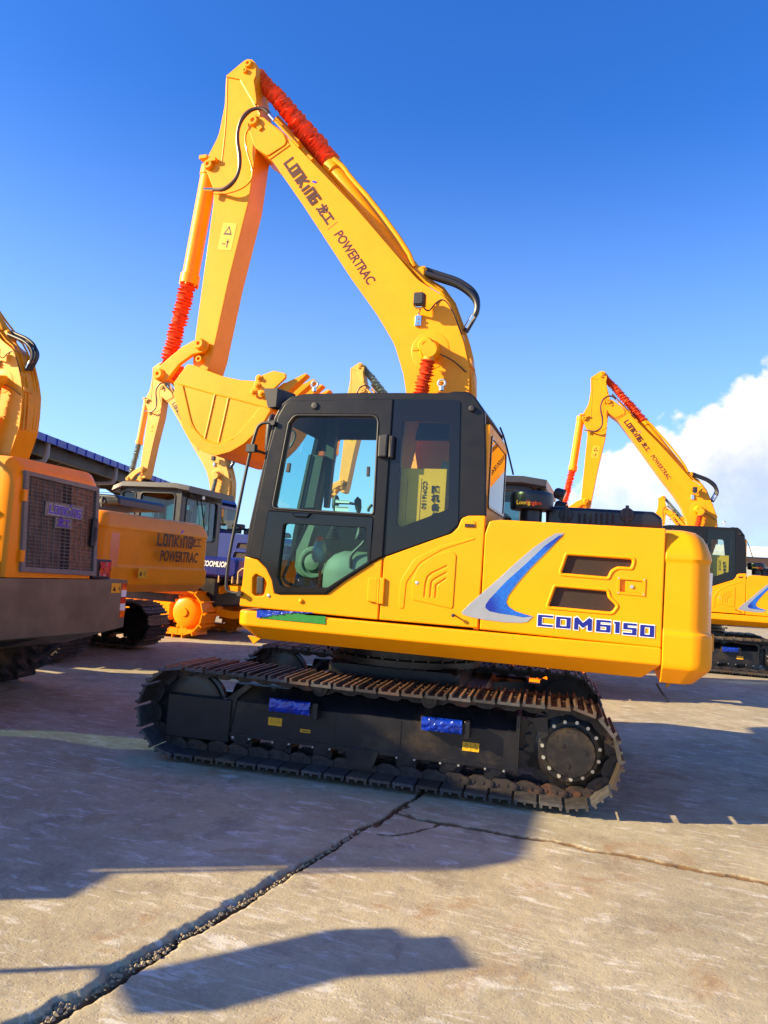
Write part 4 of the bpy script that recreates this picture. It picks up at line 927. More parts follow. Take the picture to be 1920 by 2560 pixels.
mb.rings([[mb.vt((a_+tn*h+td*s)[:1]+(y,)+tuple((a_+tn*h+td*s)[2:])) for s,h in ((0,-.03),(.24,-.02),(.24,.02),(0,.03))] for y in (ky0,ky1)]); mb.build('cutting_edge','yellow_arm',bucket)

# ---- pipes, hoses, lamp
mb=MB()
for k,(dy,off) in enumerate(((.05,0),(.11,6),(.26,10),(.32,14))):
    mb.tube([at1(528+off,368-off,BY0+dy),at1(640+off,488-off,BY0+dy),at1(870+off,748-off,BY0+dy),at1(1195+off,1100-off,BY0+dy),at1(1325+off,1180-off,BY0+dy),at1(1400+off,1385-off,BY0+dy),at1(1432+off,1500-off*.3,BY0+dy),at1(1438+off,1680,BY0+dy),at1(1432+off,1800,BY0+dy)],.014,8,1)
mb.build('hydraulic_pipe','yellow_arm',boom)
mb=MB()
for x,y in ((638,484),(700,565),(1395,1390),(1430,1500)):
    c=at1(x,y,BY0+.09); mb.box(c,(.07,.16,.05),Matrix.Rotation(R(40 if y<700 else 75),3,'Y'))
mb.build('pipe_clamp','yellow_arm',boom)
mb=MB()
for dy,o in ((.10,0),(.17,-16),(.22,8)):
    mb.tube([at1(1225,1075+o,BY0+dy),at1(1300,1100+o,BY0+dy),at1(1380,1125+o,BY0+dy),at1(1452-o*.3,1180+o,BY0+dy),at1(1466,1240,BY0+dy),at1(1440,1290,BY0+dy),at1(1408,1345,BY0+dy)],.026,10,2)
mb.build('hydraulic_hose','rubber',boom)
mb=MB()
for dy in (.10,.17): mb.cyl(at1(1445,1275,BY0+dy),at1(1412,1330,BY0+dy),.030,n=12)
mb.cyl(at1(500,338,BY0-.03),at1(528,370,BY0-.03),.018,n=10); mb.cyl(at1(200,688,SY0-.09),at1(245,690,SY0-.05),.020,n=10)
mb.build('hose_fitting','chrome',boom)
mb=MB(); mb.tube([at1(245,690,SY0-.05),at1(300,690,SY0-.10),at1(355,640,SY0-.10),at1(372,560,SY0-.09),at1(352,450,SY0-.09),at1(370,370,SY0-.10),at1(415,320,SY0-.10),at1(470,312,SY0-.08),at1(505,342,BY0-.03)],lambda s:.020+.0022*math.sin(s*420),10,3); mb.build('corrugated_hose','bhose',stick)
mb=MB(); mb.tube([at1(526,368,BY0-.03),at1(640,490,BY0-.01),at1(650,500,BY0+.05)],.011,8); mb.build('thin_pipe','yellow_arm',boom)
mb=MB(); c=at1(1196,1198,BY0-.13); mb.bb(c.x-.045,c.x+.045,c.y-.05,c.y+.04,c.z-.055,c.z+.055,.008)
for k in range(7): mb.bb(c.x-.050,c.x+.050,c.y-.02,c.y+.05,c.z-.05+k*.016,c.z-.043+k*.016)
wl=mb.build('work_lamp','plastic',boom)
mb=MB(); c1=at1(1192,1298,BY0); mb.bb(c1.x-.03,c1.x+.03,BY0-.03,BY0,c1.z-.05,c1.z+.05,.005); mb.cyl((c.x,BY0-.10,c.z-.07),(c1.x,BY0-.02,c1.z+.06),.012,n=8); mb.cyl((c.x-.03,c.y,c.z-.065),(c.x+.03,c.y,c.z-.065),.018,n=12)
for dz in (-.02,.02): mb.bolt((c1.x,BY0-.03,c1.z+dz),(0,-1,0),.014,.02)
mb.build('lamp_bracket','chrome',wl)
mb=MB(); mb.tube([at1(1196,1205,BY0-.07),at1(1235,1260,BY0-.05),at1(1270,1210,BY0-.01),at1(1310,1190,BY0-.0),at1(1350,1250,BY0),at1(1395,1370,BY0+.02)],.007,6,2); mb.tube([at1(1290,1448,BY0-.10),at1(1350,1475,BY0-.06),at1(1410,1530,BY0-.01)],.006,6,2); mb.build('lamp_cable','rubber',boom)
# boom cylinder (near side) with boot
pb=at1(1245,1432,6.13); bellows('red_boot',at1(1238,1475,6.13),at1(1190,1680,6.13),.066,14,boom,6,.7,sides=12); mb=MB(); mb.cyl(pb,at1(1238,1478,6.13),.05,n=14); mb.lathe((pb.x,6.08,pb.z),(0,1,0),[(.07,0),(.07,.1),(0,.1)],20)
mb.build('cylinder_rod','yellow_arm',boom); barrel('boom_cylinder',at1(1190,1675,6.13),at1(1080,2120,6.13),.075,boom)
# hose stub under the rear
mb=MB(); mb.tube([ony(*Z4(1080,1760),5.45),ony(*Z4(1110,1810),5.45),ony(*Z4(1143,1858),5.45)],.008,6,1); mb.build('drain_hose','rubber',EX)
mb=MB(); a=[ony(*Z3(*p),5.9) for p in ((110,1365),(185,1375),(140,1408))]; mb.prism([(p[0]+.02,p[2]+.035) for p in a],5.9,5.93); mb.build('deck_bracket','yellow',EX)
# counterweight writing on its rear face (seen on the machines further left)
xw=.716
rfr2=lambda a,b,c:Vector((xw+.012+c*1.0,6.55+a,1.62+b))
pls_fr=lambda a,b,c:Vector((xw+c,6.60+a,1.66+b))
logo(pls_fr,.17,'decal_br','decal_b',cw)
text('龙工',.15,'decal_br',lambda a,b,c:Vector((xw-.015+c,7.16+a,1.66+b)),cw,bold=.005)
text('POWERTRAC',.20,'decal_br',lambda a,b,c:Vector((xw-.0+c,6.74+a,1.44+b)),cw,bold=.006,xs=.78,shear=.15)
mb=MB(); mb.mi=0; mb.bb(.700,.704,5.85,6.03,1.14,1.26); mb.mi=1
mb.bb(.7045,.7055,5.87,5.93,1.165,1.175); mb.prism if False else None
mb.poly([(.7055,5.87,1.18),(.7055,5.93,1.18),(.7055,5.90,1.235)]); mb.bb(.7045,.7055,5.985,5.995,1.16,1.24); mb.bb(.7045,.7055,5.95,5.975,1.195,1.203); mb.build('warning_sticker',['decal_y','decal_k'],cw)
# carton inside the cab
CB=thing('carton',(-1.38,YS+.25,1.55),'yellow spare parts carton with black writing, standing behind the glass of the nearest excavator cab','box')
cb=[XZ(Z3,[p],YS+.12)[0] for p in ((920,482),(1166,480),(1160,700),(912,790))]
mb=MB(); x0,x1=cb[0][0],cb[1][0]; z1=cb[0][1]; mb.bb(x0,x1,YS+.07,YS+.58,1.55,z1,.004); mb.build('carton_body','box',CB)
xt=XZ(Z3,[(1098,640)],YS+.1)[0]
for k,ch in enumerate('随机备件'):
    q=XZ(Z3,[(1100,594+k*46)],YS+.1)[0]; text(ch,.060,'decal_k',frame((q[0],YS+.067,q[1]),(1,0,0),(0,0,1)),CB,bold=.002)
mb=MB()
for px in (958,1030):
    a=XZ(Z3,[(px,535),(px,760)],YS+.1); mb.bb(a[0][0],a[0][0]+.003,YS+.0685,YS+.0695,a[1][1],a[0][1])
mb.build('carton_fold','decal_k',CB)
q=XZ(Z3,[(1042,620)],YS+.1)[0]; text('CDM6150',.045,'decal_k',frame((q[0],YS+.067,q[1]),(0,0,-1),(1,0,0)),CB,xs=1.1)
# ================================================================ wheel loader seen from behind (rear plane at X=LX)
LX=-5.2; LYC=5.92
LD=thing('wheel_loader',(-7.2,LYC,0),'yellow wheel loader with barred rear grille and grey steel tail, at the left edge','wheel loader')
mb=MB(); y0,y1=5.30,6.54
rg=[]
for x,zt,s in ((-8.0,2.30,0),(-5.45,2.385,0),(-5.30,2.375,.0),(LX-.03,2.30,.03),(LX,2.22,.06)):
    p=fillet([(y0+s,1.27),(y1-s,1.27),(y1-s,zt,.16),(y0+s,zt,.16)],5); rg.append([mb.vt((x,a,b)) for a,b in p])
mb.rings(rg); bon=mb.build('bonnet','amber',LD)
gfr=lambda a,b,c:Vector((LX+c,a,b))
def lyz(p): q=onx(*ZL(*p),LX); return (q[1],q[2])
go=[lyz(p) for p in ((305,495),(1262,720),(1218,1865),(240,1810))]; gi=[lyz(p) for p in ((352,565),(1222,770),(1180,1800),(295,1745))]
gf=plate('grille_frame',[go,gi],-.02,.02,'greyframe',bon,.005,fr=lambda a,b,c:gfr(a,b,.012+c))
mb=MB(); q=[Vector((LX+.003,a,b)) for a,b in go]; mb.poly(q); mb.build('grille_opening','darkin',bon)
mb=MB()
def lerp(a,b,t): return (a[0]+(b[0]-a[0])*t,a[1]+(b[1]-a[1])*t)
for t0,t1,m_,x_ in ((0.02,.50,0,.006),(.63,.97,1,.006)):
    mb.mi=m_
    mb.poly([Vector((LX+x_,*lerp(gi[0],gi[1],t0))),Vector((LX+x_,*lerp(gi[0],gi[1],t1))),Vector((LX+x_,*lerp(gi[3],gi[2],t1))),Vector((LX+x_,*lerp(gi[3],gi[2],t0)))])
mb.build('radiator_core',['radiator','rust'],bon)
mb=MB()
for k in range(24):
    t=(k+.5)/24; a=lerp(gi[0],gi[3],t); b=lerp(gi[1],gi[2],t); mb.cyl((LX+.016,*a),(LX+.016,*b),.0035,n=5)
for k in range(12):
    t=(k+.5)/12; a=lerp(gi[0],gi[1],t); b=lerp(gi[3],gi[2],t); mb.cyl((LX+.020,*a),(LX+.020,*b),.0035,n=5)
for k in range(26):
    t=.02+.48*(k+.5)/26; a=lerp(gi[0],gi[1],t); b=lerp(gi[3],gi[2],t); mb.cyl((LX+.010,*a),(LX+.010,*b),.0022,n=4)
mb.build('grille_bars','greyframe',bon)
a=onx(*ZL(800,1030),LX)
uy_=Vector((0,.995,-.09)).normalized(); lf=lambda a_,b_,c_:Vector((LX+.036,5.985,a[2]-.0))+Vector((0,1,-.04))*a_+Vector((0,0,1))*b_+Vector((c_,0,0))
mb=MB(); 
for (u0,u1,v0,v1) in ((-.265,.265,-.06,.075),(-.115,.115,-.165,-.065)): mb.box(tuple(lf((u0+u1)/2,(v0+v1)/2,-.006)),(.008,u1-u0,v1-v0))
bd=mb.build('badge_plate','greyframe',bon)
M['purple']=mat('logo_violet',(.09,.02,.42),.35)
logo(lf,.086,'purple','purple',bd,outline='silver')
text('龙工',.09,'purple',lambda x,y,z:lf(x,y-.118,z+.002),bd,bold=.003)
mb=MB(); q=onx(*ZL(1170,1300),LX); mb.bb(LX+.02,LX+.06,q[1]-.035,q[1]+.035,q[2]-.15,q[2]+.15,.012); mb.bb(LX+.05,LX+.07,q[1]-.008,q[1]+.028,q[2]-.09,q[2]+.06,.005); mb.build('grille_latch','plastic',bon)
mb=MB()
for p in ((305,820),(265,1605)):
    q=onx(*ZL(*p),LX); mb.bb(LX+.0,LX+.035,q[1]-.03,q[1]+.02,q[2]-.055,q[2]+.055,.004)
mb.build('grille_hinge','amber',bon)
# steel tail: flat back, slanting underside with two slots
mb=MB(); ya,yb=4.72,7.12
rg=[[mb.vt((x,y,z)) for x,z in ((LX-.0,1.262),(LX+.0,1.25),(LX,.74+(.0 if abs(y-LYC)>.9 else -.03)),(LX-.75,.50),(LX-1.5,.50),(LX-1.5,1.262))] for y in (ya,ya+.32,yb-.32,yb)]
mb.rings(rg)
cwl=mb.build('steel_counterweight','loadersteel',LD,20)
for y_ in (5.45,5.80):
    mb=MB(); f=lambda s,y:Vector((LX-.75*s+.003,y,.71-.21*s-.004+.0))
    mb.poly([f(.15,y_-.13)+Vector((.004,0,-.002)),f(.15,y_+.16)+Vector((.004,0,-.002)),f(.85,y_+.16)+Vector((.004,0,-.002)),f(.85,y_-.13)+Vector((.004,0,-.002))]); mb.build('tail_slot','darkin',cwl)
for y_,s_ in ((yb-.05,1),(ya+.05,-1)):
    mb=MB()
    for k in range(5): mb.mi=k%2; mb.bb(LX-.0,LX+.004,y_-.04,y_+.045,1.225-.075*(k+1),1.225-.075*k)
    mb.build('reflective_tape',['redlens','white'],cwl)
mb=MB(); mb.bb(LX,LX+.003,yb-.27,yb-.11,1.12,1.225); mb.mi=1; mb.poly([Vector((LX+.004,yb-.25,1.14)),Vector((LX+.004,yb-.19,1.14)),Vector((LX+.004,yb-.22,1.195))]); mb.bb(LX+.003,LX+.004,yb-.135,yb-.125,1.14,1.20); mb.bb(LX+.003,LX+.004,yb-.16,yb-.14,1.165,1.172); mb.build('warning_sticker',['decal_y','decal_k'],cwl)
for yq,s in ((6.56,1),(5.28,-1)):
    ya_=yq if s>0 else yq-.32
    mb=MB(); mb.bb(LX-.35,LX-.03,ya_,ya_+.30,1.27,1.475,.01); tlb=mb.build('lamp_box','plastic',LD)
    mb=MB(); rs=np.random.RandomState(3); ys=(ya_+.10,ya_+.28) if s>0 else (ya_+.02,ya_+.24)
    g=[[mb.vt((LX-.025+.012*rs.rand(),ys[0]+(ys[1]-ys[0])*i/7,1.295+.155*j/6)) for i in range(8)] for j in range(7)]
    for j in range(6):
        for i in range(7): mb.face((g[j][i],g[j][i+1],g[j+1][i+1],g[j+1][i]))
    mb.build('tail_lamp','redlens',tlb,60)
def loader_wheel(x,y):
    mb=MB(); r=.72; mb.lathe((x,y-.27,r),(0,1,0),[(.33,.03),(.36,.0),(.55,-.01),(.645,.03),(.66,.10),(.66,.44),(.645,.51),(.55,.55),(.36,.54),(.33,.51)],44)
    for k in range(18):
        a=2*math.pi*k/18
        for s in (-1,1):
            aa=a+(.17 if s>0 else 0); yc_=y+s*.14
            m=Matrix.Translation((x,yc_,r))@Matrix.Rotation(-aa,4,'Y')@Matrix.Translation((.665,0,0))@Matrix.Rotation(R(38*s),4,'X')
            mb.X=m; mb.bb(-.035,.055,-.19,.19,-.036,.036,.012)
    mb.X=None; wh=mb.build('wheel','tyre',LD)
    mb=MB(); mb.lathe((x,y-.22,r),(0,1,0),[(0,.12),(.12,.10),(.14,.05),(.28,.05),(.33,0),(.335,.0),(.335,.44),(0,.44)],32); mb.build('rim','yellow',wh)
for x in (-6.75,-9.9):
    for y in (4.92,6.92): loader_wheel(x,y)
mb=MB(); mb.bb(-8.0,-6.65,5.35,6.5,.55,1.28,.03); mb.bb(-12.0,-8.3,5.5,6.35,.55,1.3,.03); mb.bb(-8.5,-7.9,5.75,6.1,.6,1.1); mb.build('loader_chassis','yellow',LD)
for y in (4.66,6.62): mb=MB(); mb.prism([(-7.65,1.30),(-7.5,1.50),(-6.0,1.50),(-5.7,1.30),(-5.7,1.26),(-5.95,1.44),(-7.45,1.44),(-7.6,1.26)],y,y+.56); mb.build('mudguard','plastic',LD)
# cab of the loader
cbx0,cbx1,cby0,cby1,cz0,cz1=-9.2,-7.75,5.25,6.6,1.35,3.15
mb=MB()
for x in (cbx0,cbx1):
    for y in (cby0,cby1): mb.box((x,y,(cz0+cz1)/2),(.09,.09,cz1-cz0))
mb.bb(cbx0,cbx1,cby0,cby1,cz0-.1,cz0+.25,.02); mb.bb(cbx0-.12,cbx1+.18,cby0-.06,cby1+.06,cz1,cz1+.15,.04); lc=mb.build('loader_cab','black',LD)
mb=MB(); mb.bb(cbx0,cbx1,cby0+.0,cby0+.006,cz0+.25,cz1); mb.bb(cbx0,cbx1,cby1-.006,cby1,cz0+.25,cz1); mb.bb(cbx1-.006,cbx1,cby0+.05,cby1-.05,cz0+.25,cz1); mb.bb(cbx0,cbx0+.006,cby0+.05,cby1-.05,cz0+.25,cz1); mb.build('cab_window','bglass',lc)
for y in (5.5,6.3):
    mb=MB(); strip(mb,[(-12.9,.45),(-12.0,.65),(-11.2,1.25),(-10.1,1.7),(-9.5,1.75)],y-.06,y+.06,.26); mb.build('lift_arm','yellow',LD)
mb=MB(); strip(mb,[(-13.7,.08),(-12.9,.06),(-12.6,.12),(-12.45,.4),(-12.5,.8),(-12.75,1.15)],4.45,7.4,-.04)
for y in (4.45,7.36): mb.prism([(-13.7,.08),(-12.9,.06),(-12.6,.12),(-12.45,.4),(-12.5,.8),(-12.75,1.15)],y,y+.04)
mb.build('loader_bucket','yellow',LD)
mb=MB(); 
for z in (1.75,1.95): mb.tube([(-7.4,5.12,z),(-5.65,5.12,z),(-5.5,5.2,z)],.016,8,1)
for x in (-7.4,-6.5,-5.7): mb.tube([(x,5.12,1.30),(x,5.12,1.95)],.016,8)
mb.tube([(-5.9,4.92,1.28),(-5.9,4.92,2.5),(-5.95,4.95,2.6),(-6.1,5.12,2.6),(-6.15,5.15,2.5),(-6.15,5.15,1.28)],.020,8,1); mb.build('handrail','amber',LD)

# ================================================================ crawler bulldozer, dark cab (local frame: rear towards +X, near side towards -Y)
def dozer(anchor,label,lamps):
    # anchor: world point of the cab roof's rear near corner
    A=Vector(anchor); bx,by=A.x,A.y; z0=A.z
    D=thing('bulldozer',(bx-1.2,by+.9,0),label,'bulldozer')
    P=lambda x,y,z:(bx+x,by+y,z)
    def B(mb,x0,x1,y0,y1,z0_,z1_,b=0): mb.bb(bx+x0,bx+x1,by+y0,by+y1,z0_,z1_,b)
    H=z0; W=1.75; Lc=1.55
    mb=MB()     # cab frame
    r=[(0-Lc-.0,1.62),(0,1.62)]
    near=[(bx-Lc,1.60),(bx-.06,1.60),(bx-.06,H-.12),(bx-Lc,H-.12)]
    w1=[(bx-1.02,1.75,.05),(bx-.22,1.75,.06),(bx-.22,H-.22,.08),(bx-1.02,H-.22,.08)]; w2=[(bx-1.47,1.75,.05),(bx-1.17,1.75,.05),(bx-1.17,H-.22,.06),(bx-1.47,H-.22,.06)]
    cb=plate('dozer_cab',[near,w1,w2],by+.06,by+.11,'cabgrey',D,.012); plate('cab_side',[near,w1,w2],by+W-.11,by+W-.06,'cabgrey',cb,.012)
    rear=[(by+.11,1.60),(by+W-.11,1.60),(by+W-.11,H-.12),(by+.11,H-.12)]; rw_=[(by+.26,1.95,.08),(by+W-.26,1.95,.08),(by+W-.26,H-.28,.08),(by+.26,H-.28,.08)]
    for xx in (bx-.085,bx-Lc+.025): plate('cab_end',[rear,rw_],-.025,.025,'cabgrey',cb,.01,fr=lambda a,b,c:Vector((xx+c,a,b)))
    for o in (w1,w2): plate('window_seal',[grow(o,.028),grow(o,-.002)],by+.045,by+.07,'rubber',cb,.01); plate('window',[o],by+.08,by+.085,'bglass',cb,.001)
    plate('window',[w1],by+W-.085,by+W-.08,'bglass',cb,.001); plate('window',[w2],by+W-.085,by+W-.08,'bglass',cb,.001)
    plate('window_seal',[grow(rw_,.028),grow(rw_,-.002)],-.012,.012,'rubber',cb,.01,fr=lambda a,b,c:Vector((bx-.055+c,a,b)))
    for xx in (bx-.085,bx-Lc+.025): plate('window',[rw_],-.003,.003,'bglass',cb,.001,fr=lambda a,b,c:Vector((xx+c,a,b)))
    mb=MB(); sec=[(by-.02,H-.13),(by-.06,H-.10),(by-.02,H),(by+W+.02,H),(by+W+.06,H-.10),(by+W+.02,H-.13)]
    mb.rings([[mb.vt((x,y,z-(dz if z<H-.01 else dz))) for y,z in sec] for x,dz in ((bx-Lc-.12,.10),(bx-Lc+.12,0),(bx-.18,0),(bx+.16,.05))]); B(mb,-Lc+.1,-.25,W+.06,W+.07,H-.13,H-.05); roof=mb.build('cab_roof','cabgrey',cb,20)
    mb=MB(); rs=np.random.RandomState(2)
    for k in range(3):
        p=[P(.02+.03*k,.1,H-.14)]+[P(.0+.05*rs.rand(),.2+i*.16,H-.20-.06*rs.rand()) for i in range(9)]; mb.tube(p,.012,6,1)
    mb.tube([P(-.03,.75,H-.25),P(-.03,1.0,2.15)],.014,6); mb.tube([P(-.02,1.1,H-.3),P(-.02,1.13,2.05)],.010,6); mb.build('roof_wiring','rubber',cb)
    mb=MB(); B(mb,.0,.08,.62,.72,H-.26,H-.17,.01); mb.build('roof_lamp','bolt',cb)
    if lamps:
        for yy,zz in ((.18,H-.18),(.42,H-.34)):
            mb=MB(); c=Vector(P(.34,yy,zz)); mb.lathe(c+Vector((-.08,0,-.02)),(1,0,-.35),[(.0,0),(.05,.0),(.08,.03),(.09,.15),(.085,.16)],18); mb.tube([P(.05,yy,zz-.06),tuple(c+Vector((-.06,0,-.08)))],.02,6); la=mb.build('rear_lamp','plastic',cb)
            mb=MB(); mb.lathe(c+Vector((.072,0,-.073)),(1,0,-.35),[(0,0),(.078,0),(.078,.004),(0,.006)],18); mb.build('lamp_lens','orange_lens',la)
    mb=MB(); B(mb,-1.2,-.5,.6,1.2,1.65,2.05,.05); B(mb,-.6,-.48,.62,1.18,2.0,2.6,.04); mb.build('dozer_seat','seatdark',cb)
    mb=MB()     # body: blue tank and bonnet, black belly
    B(mb,-.05,1.35,.02,1.72,1.22,1.62,.05); B(mb,-1.6,-.05,.03,1.72,1.20,1.60,.03); B(mb,-3.4,-1.6,.40,1.35,1.0,1.95,.05); bd_=mb.build('dozer_body','dozerblue',D)
    mb=MB(); B(mb,-3.0,.88,.10,1.65,.62,1.22,.04); mb.build('belly','frame',D)
    text('ZOOMLION',.15,'white',frame((bx+.86,by+.012,1.47),(1,0,0),(0,0,1)),bd_,bold=.004,xs=.72,shear=.12)
    for yc_,sg in ((-.02,-1),(1.77,1)):   # crawler: belt with plates, sprocket
        ax,cx_,zz,rr=bx-2.75,bx+.42,.50,.42
        mb=MB(); Lt=cx_-ax; Cc=math.pi*rr; tot=2*Lt+2*Cc; n=42
        for k in range(n):
            s=(k+.5)*tot/n
            if s<Lt: x,z,a=cx_-s,zz+rr,0
            elif s<Lt+Cc: t=math.pi/2+(s-Lt)/rr; x,z,a=ax+rr*math.cos(t),zz+rr*math.sin(t),t-math.pi/2
            elif s<2*Lt+Cc: x,z,a=ax+(s-Lt-Cc),zz-rr,math.pi
            else: t=-math.pi/2+(s-2*Lt-Cc)/rr; x,z,a=cx_+rr*math.cos(t),zz+rr*math.sin(t),t-math.pi/2
            mb.X=Matrix.Translation((x,by+yc_,z))@Matrix.Rotation(-a,4,'Y'); w_=tot/n*.47
            mb.bb(-w_,w_,-.28,.28,-.012,.012); mb.bb(-w_,-w_+.02,-.28,.28,.012,.07); 
            for q in (-.09,-.03,.03,.09): mb.bolt((.03,q,.012),(0,0,1),.016,.015)
            mb.bb(-w_,w_,-.12,.12,-.09,-.012)
        mb.X=None; tk=mb.build('dozer_track','amber',D,25)
        mb=MB(); yy=by+yc_; pr=[]
        for k in range(22):
            for da,r_ in ((-.09,.36),(-.03,.41),(.03,.41),(.09,.36)): a=2*math.pi*k/22+da*1.3; pr.append((cx_+r_*math.cos(a),zz+r_*math.sin(a)))
        mb.prism(pr,yy-.03,yy+.03); mb.lathe((cx_,yy,zz),(0,sg,0),[(.33,-.1),(.33,.08),(.29,.10),(.27,.20),(.21,.23),(.09,.235),(.08,.26),(0,.26)],32)
        for k in range(20): a=2*math.pi*k/20; mb.bolt((cx_+.31*math.cos(a),yy+sg*.08,zz+.31*math.sin(a)),(0,sg,0),.018,.02)
        mb.build('dozer_sprocket','amber',tk)  # dimmer paint stands in for shade on the sprocket
        mb=MB(); mb.bb(ax+.1,cx_-.35,yy-.16,yy+.16,.32,.66,.03); mb.lathe((ax,yy-.1,zz),(0,1,0),[(0,0),(.36,0),(.38,.03),(.38,.17),(.36,.2),(0,.2)],28); mb.build('roller_frame','yellow',tk)
    # ripper linkage at the back
    for yy in (.25,1.45):
        mb=MB(); strip(mb,[(bx+.75,1.02),(bx+1.2,1.10),(bx+1.95,1.0)],by+yy,by+yy+.10,.15); strip(mb,[(bx+.75,.62),(bx+1.2,.56),(bx+1.95,.66)],by+yy,by+yy+.10,.15)
        for x_,z_ in ((.82,.96),(.82,.55),(1.88,.94),(1.88,.58)): mb.lathe((bx+x_,by+yy-.02,z_),(0,-1,0),[(.10,-.16),(.10,.02),(.06,.04),(0,.04)],18)
        mb.build('ripper_arm','yellow',D)
        mb=MB(); mb.cyl((bx+.85,by+yy+.16,1.15),(bx+1.8,by+yy+.16,.72),.055); mb.build('ripper_cylinder','frame',D)
    mb=MB(); B(mb,1.85,2.10,.15,1.65,.55,.98,.03); mb.prism([(bx+2.05,.9),(bx+2.2,.9),(bx+2.15,.35),(bx+1.95,.12),(bx+1.98,.35)],by+.85,by+.95); mb.build('ripper_beam','yellow',D)
    for o_ in (0,.42):
        mb=MB(); mb.tube([P(.95+o_,.05,1.12),P(.95+o_,.05,1.42),P(1.25+o_,.05,1.42),P(1.25+o_,.05,1.12)],.018,8,1); mb.build('grab_rail','handrail',D)
    mb=MB()
    if not lamps: strip(mb,[(bx-4.5,.05),(bx-4.42,.3),(bx-4.42,.8),(bx-4.55,1.2)],by-.7,by+2.45,.05); mb.bb(bx-4.35,bx-2.5,by-.34,by-.20,.3,.5); mb.bb(bx-4.35,bx-2.5,by+1.95,by+2.09,.3,.5); mb.build('dozer_blade','yellow',D)
    return D
DZ1=dozer(_C+15.0*ray(460,1208),'bulldozer with black cab, blue tank and yellow crawler, behind the yellow tail lettered in brown','dozer' and False)
DZ2=dozer(_C+10.9*ray(1340,1191),'bulldozer with dark grey cab and two round rear lamps, just behind the nearest excavator','dozer' and True)

# ================================================================ copies of the excavator further off
for n_ in ('latch_lock','pin_boss','link_pin','pipe_clamp','hose_fitting','cutter_bolt','panel_screw','rubber_buffer','lifting_eye','hood_latch','hydraulic_pipe','hydraulic_hose','bucket_rib','hood_louvre','control_lever','cab_grab_rail','inner_pillar','lamp_cable','weld_bead','grille_hinge','glass_sticker'): split(n_)
index()
INNER=('operator_seat','left_console','pedal_column','control_lever','cab_grab_rail','film_wrapped_lever','lever_red_cap','cab_lamp','inner_pillar','glass_sticker','sliding_window_catch')
SMALL=INNER+('track_guide','hub_bolt','panel_screw','latch_lock','louvre_shadow_box','hatch_lock','lamp_cable','thin_pipe','drain_hose','door_stop','torn_blue_film','protective_film','pin_boss_','cutter_bolt','pad_slot','rubber_cable')
def place(T,label,skip=(),swap=None,rz=0,carton=False):
    c=dup(EX,None,skip,swap); c.location=(CX+T[0],YC+T[1],T[2] if len(T)>2 else 0); c['label']=label; c['group']='yellow excavators parked in rows'; c.rotation_euler=(0,0,rz); return c
EX['group']='yellow excavators parked in rows'
E_PT=place((-7.2,3.05),'yellow excavator with brown lettering on its curved tail, just behind the wheel loader',INNER+('engine_door','swoosh_decal','model_number'),{'yellow_paint':'amber'})  # darker body paint carries some of the shade on the tail
E_PT.scale=(1.08,)*3
for k in E_PT.children:
    if k.name.split('.')[0] in ('boom','stick','bucket'): k.location=(-.58,0,.32)
    if k.name.split('.')[0]=='cab': k.location=(-1.05,0,-.1)
    if k.name.split('.')[0]=='engine_hood': k.location=(0,0,.07)
E_R=place((3.36,10.8),'yellow excavator at the right edge with the same black cab and swoosh decal',INNER+('hub_bolt',))
GREYC={'red_fabric':'greywrap','yellow_arm_paint':'sand','black_cab_paint':'dozerblue','yellow_paint':'dozerblue'}
GREYB={'red_fabric':'greywrap','yellow_arm_paint':'sand','black_cab_paint':'dozerblue'}
for k in E_R.children:
    if k.name.split('.')[0] in ('boom','stick','bucket'): k.location=(-.05,0,-.22)
sB=1.2; DB=(6.58*sB-EYE)*FPX/479; PB=_C+DB*ray(405,912)
E_B=place((PB[0]-(CX-1.936*sB),PB[1]-(YC-.19*sB)),'pale orange excavator with dark blue cab, its folded arm left of the raised bucket',SMALL+('bucket','swoosh_decal','model_number'),GREYC)
E_B.scale=(sB,)*3
E_C=place((-2.42,10.5),'pale orange excavator whose arm top shows above the nearest cab roof',SMALL+('bucket','swoosh_decal','model_number'),GREYB)
E_F=place((6.1,35.8),'small far excavator seen under the boom of the excavator at the right edge',SMALL+('swoosh_decal','model_number','bucket'),{'red_fabric':'greywrap'})
c2=CB.copy(); COL.objects.link(c2); c2.location=Vector(CB.location)+Vector((3.36,10.8,0)); c2['label']='yellow spare parts carton behind the glass of the excavator cab at the right edge'; c2['group']='spare parts cartons in the cabs'; CB['group']='spare parts cartons in the cabs'
for k in kids(CB):
    q=k.copy(); COL.objects.link(q); q.parent=c2
for T_,lb in (((0,-3.75),'yellow wheel loader parked beside the photographer, nearer than the one at the left edge'),):
    c=dup(LD); c.location=Vector(LD.location)+Vector((T_[0],T_[1],0)); c['label']=lb; c['group']='wheel loaders in a row'
LD['group']='wheel loaders in a row'

# stand added to throw the short foreground shadow; unseen, out of view to the left
fx0,fy0=-4.20,1.10
CASTER=thing('shadow_caster_stand',(fx0,fy0,0),'unseen stand on a tripod left of the camera, added to cast the foreground shadow','shadow caster')
mb=MB(); mb.tube([(fx0,fy0,.5),(fx0,fy0,1.35)],.018,8)
for k in range(3): a=k*2.09; mb.tube([(fx0,fy0,.75),(fx0+.45*math.cos(a),fy0+.45*math.sin(a),.0)],.014,6)
mb.build('tripod','frame',CASTER)
mb=MB(); mb.box((fx0+.02,fy0+.02,1.46),(.80,.26,.13),Matrix.Rotation(R(52),3,'Z')@Matrix.Rotation(R(-4),3,'Y')); mb.box((fx0+.26,fy0+.20,1.50),(.30,.26,.20),Matrix.Rotation(R(35),3,'Z')); mb.build('shadow_caster_head','cabgrey',CASTER)
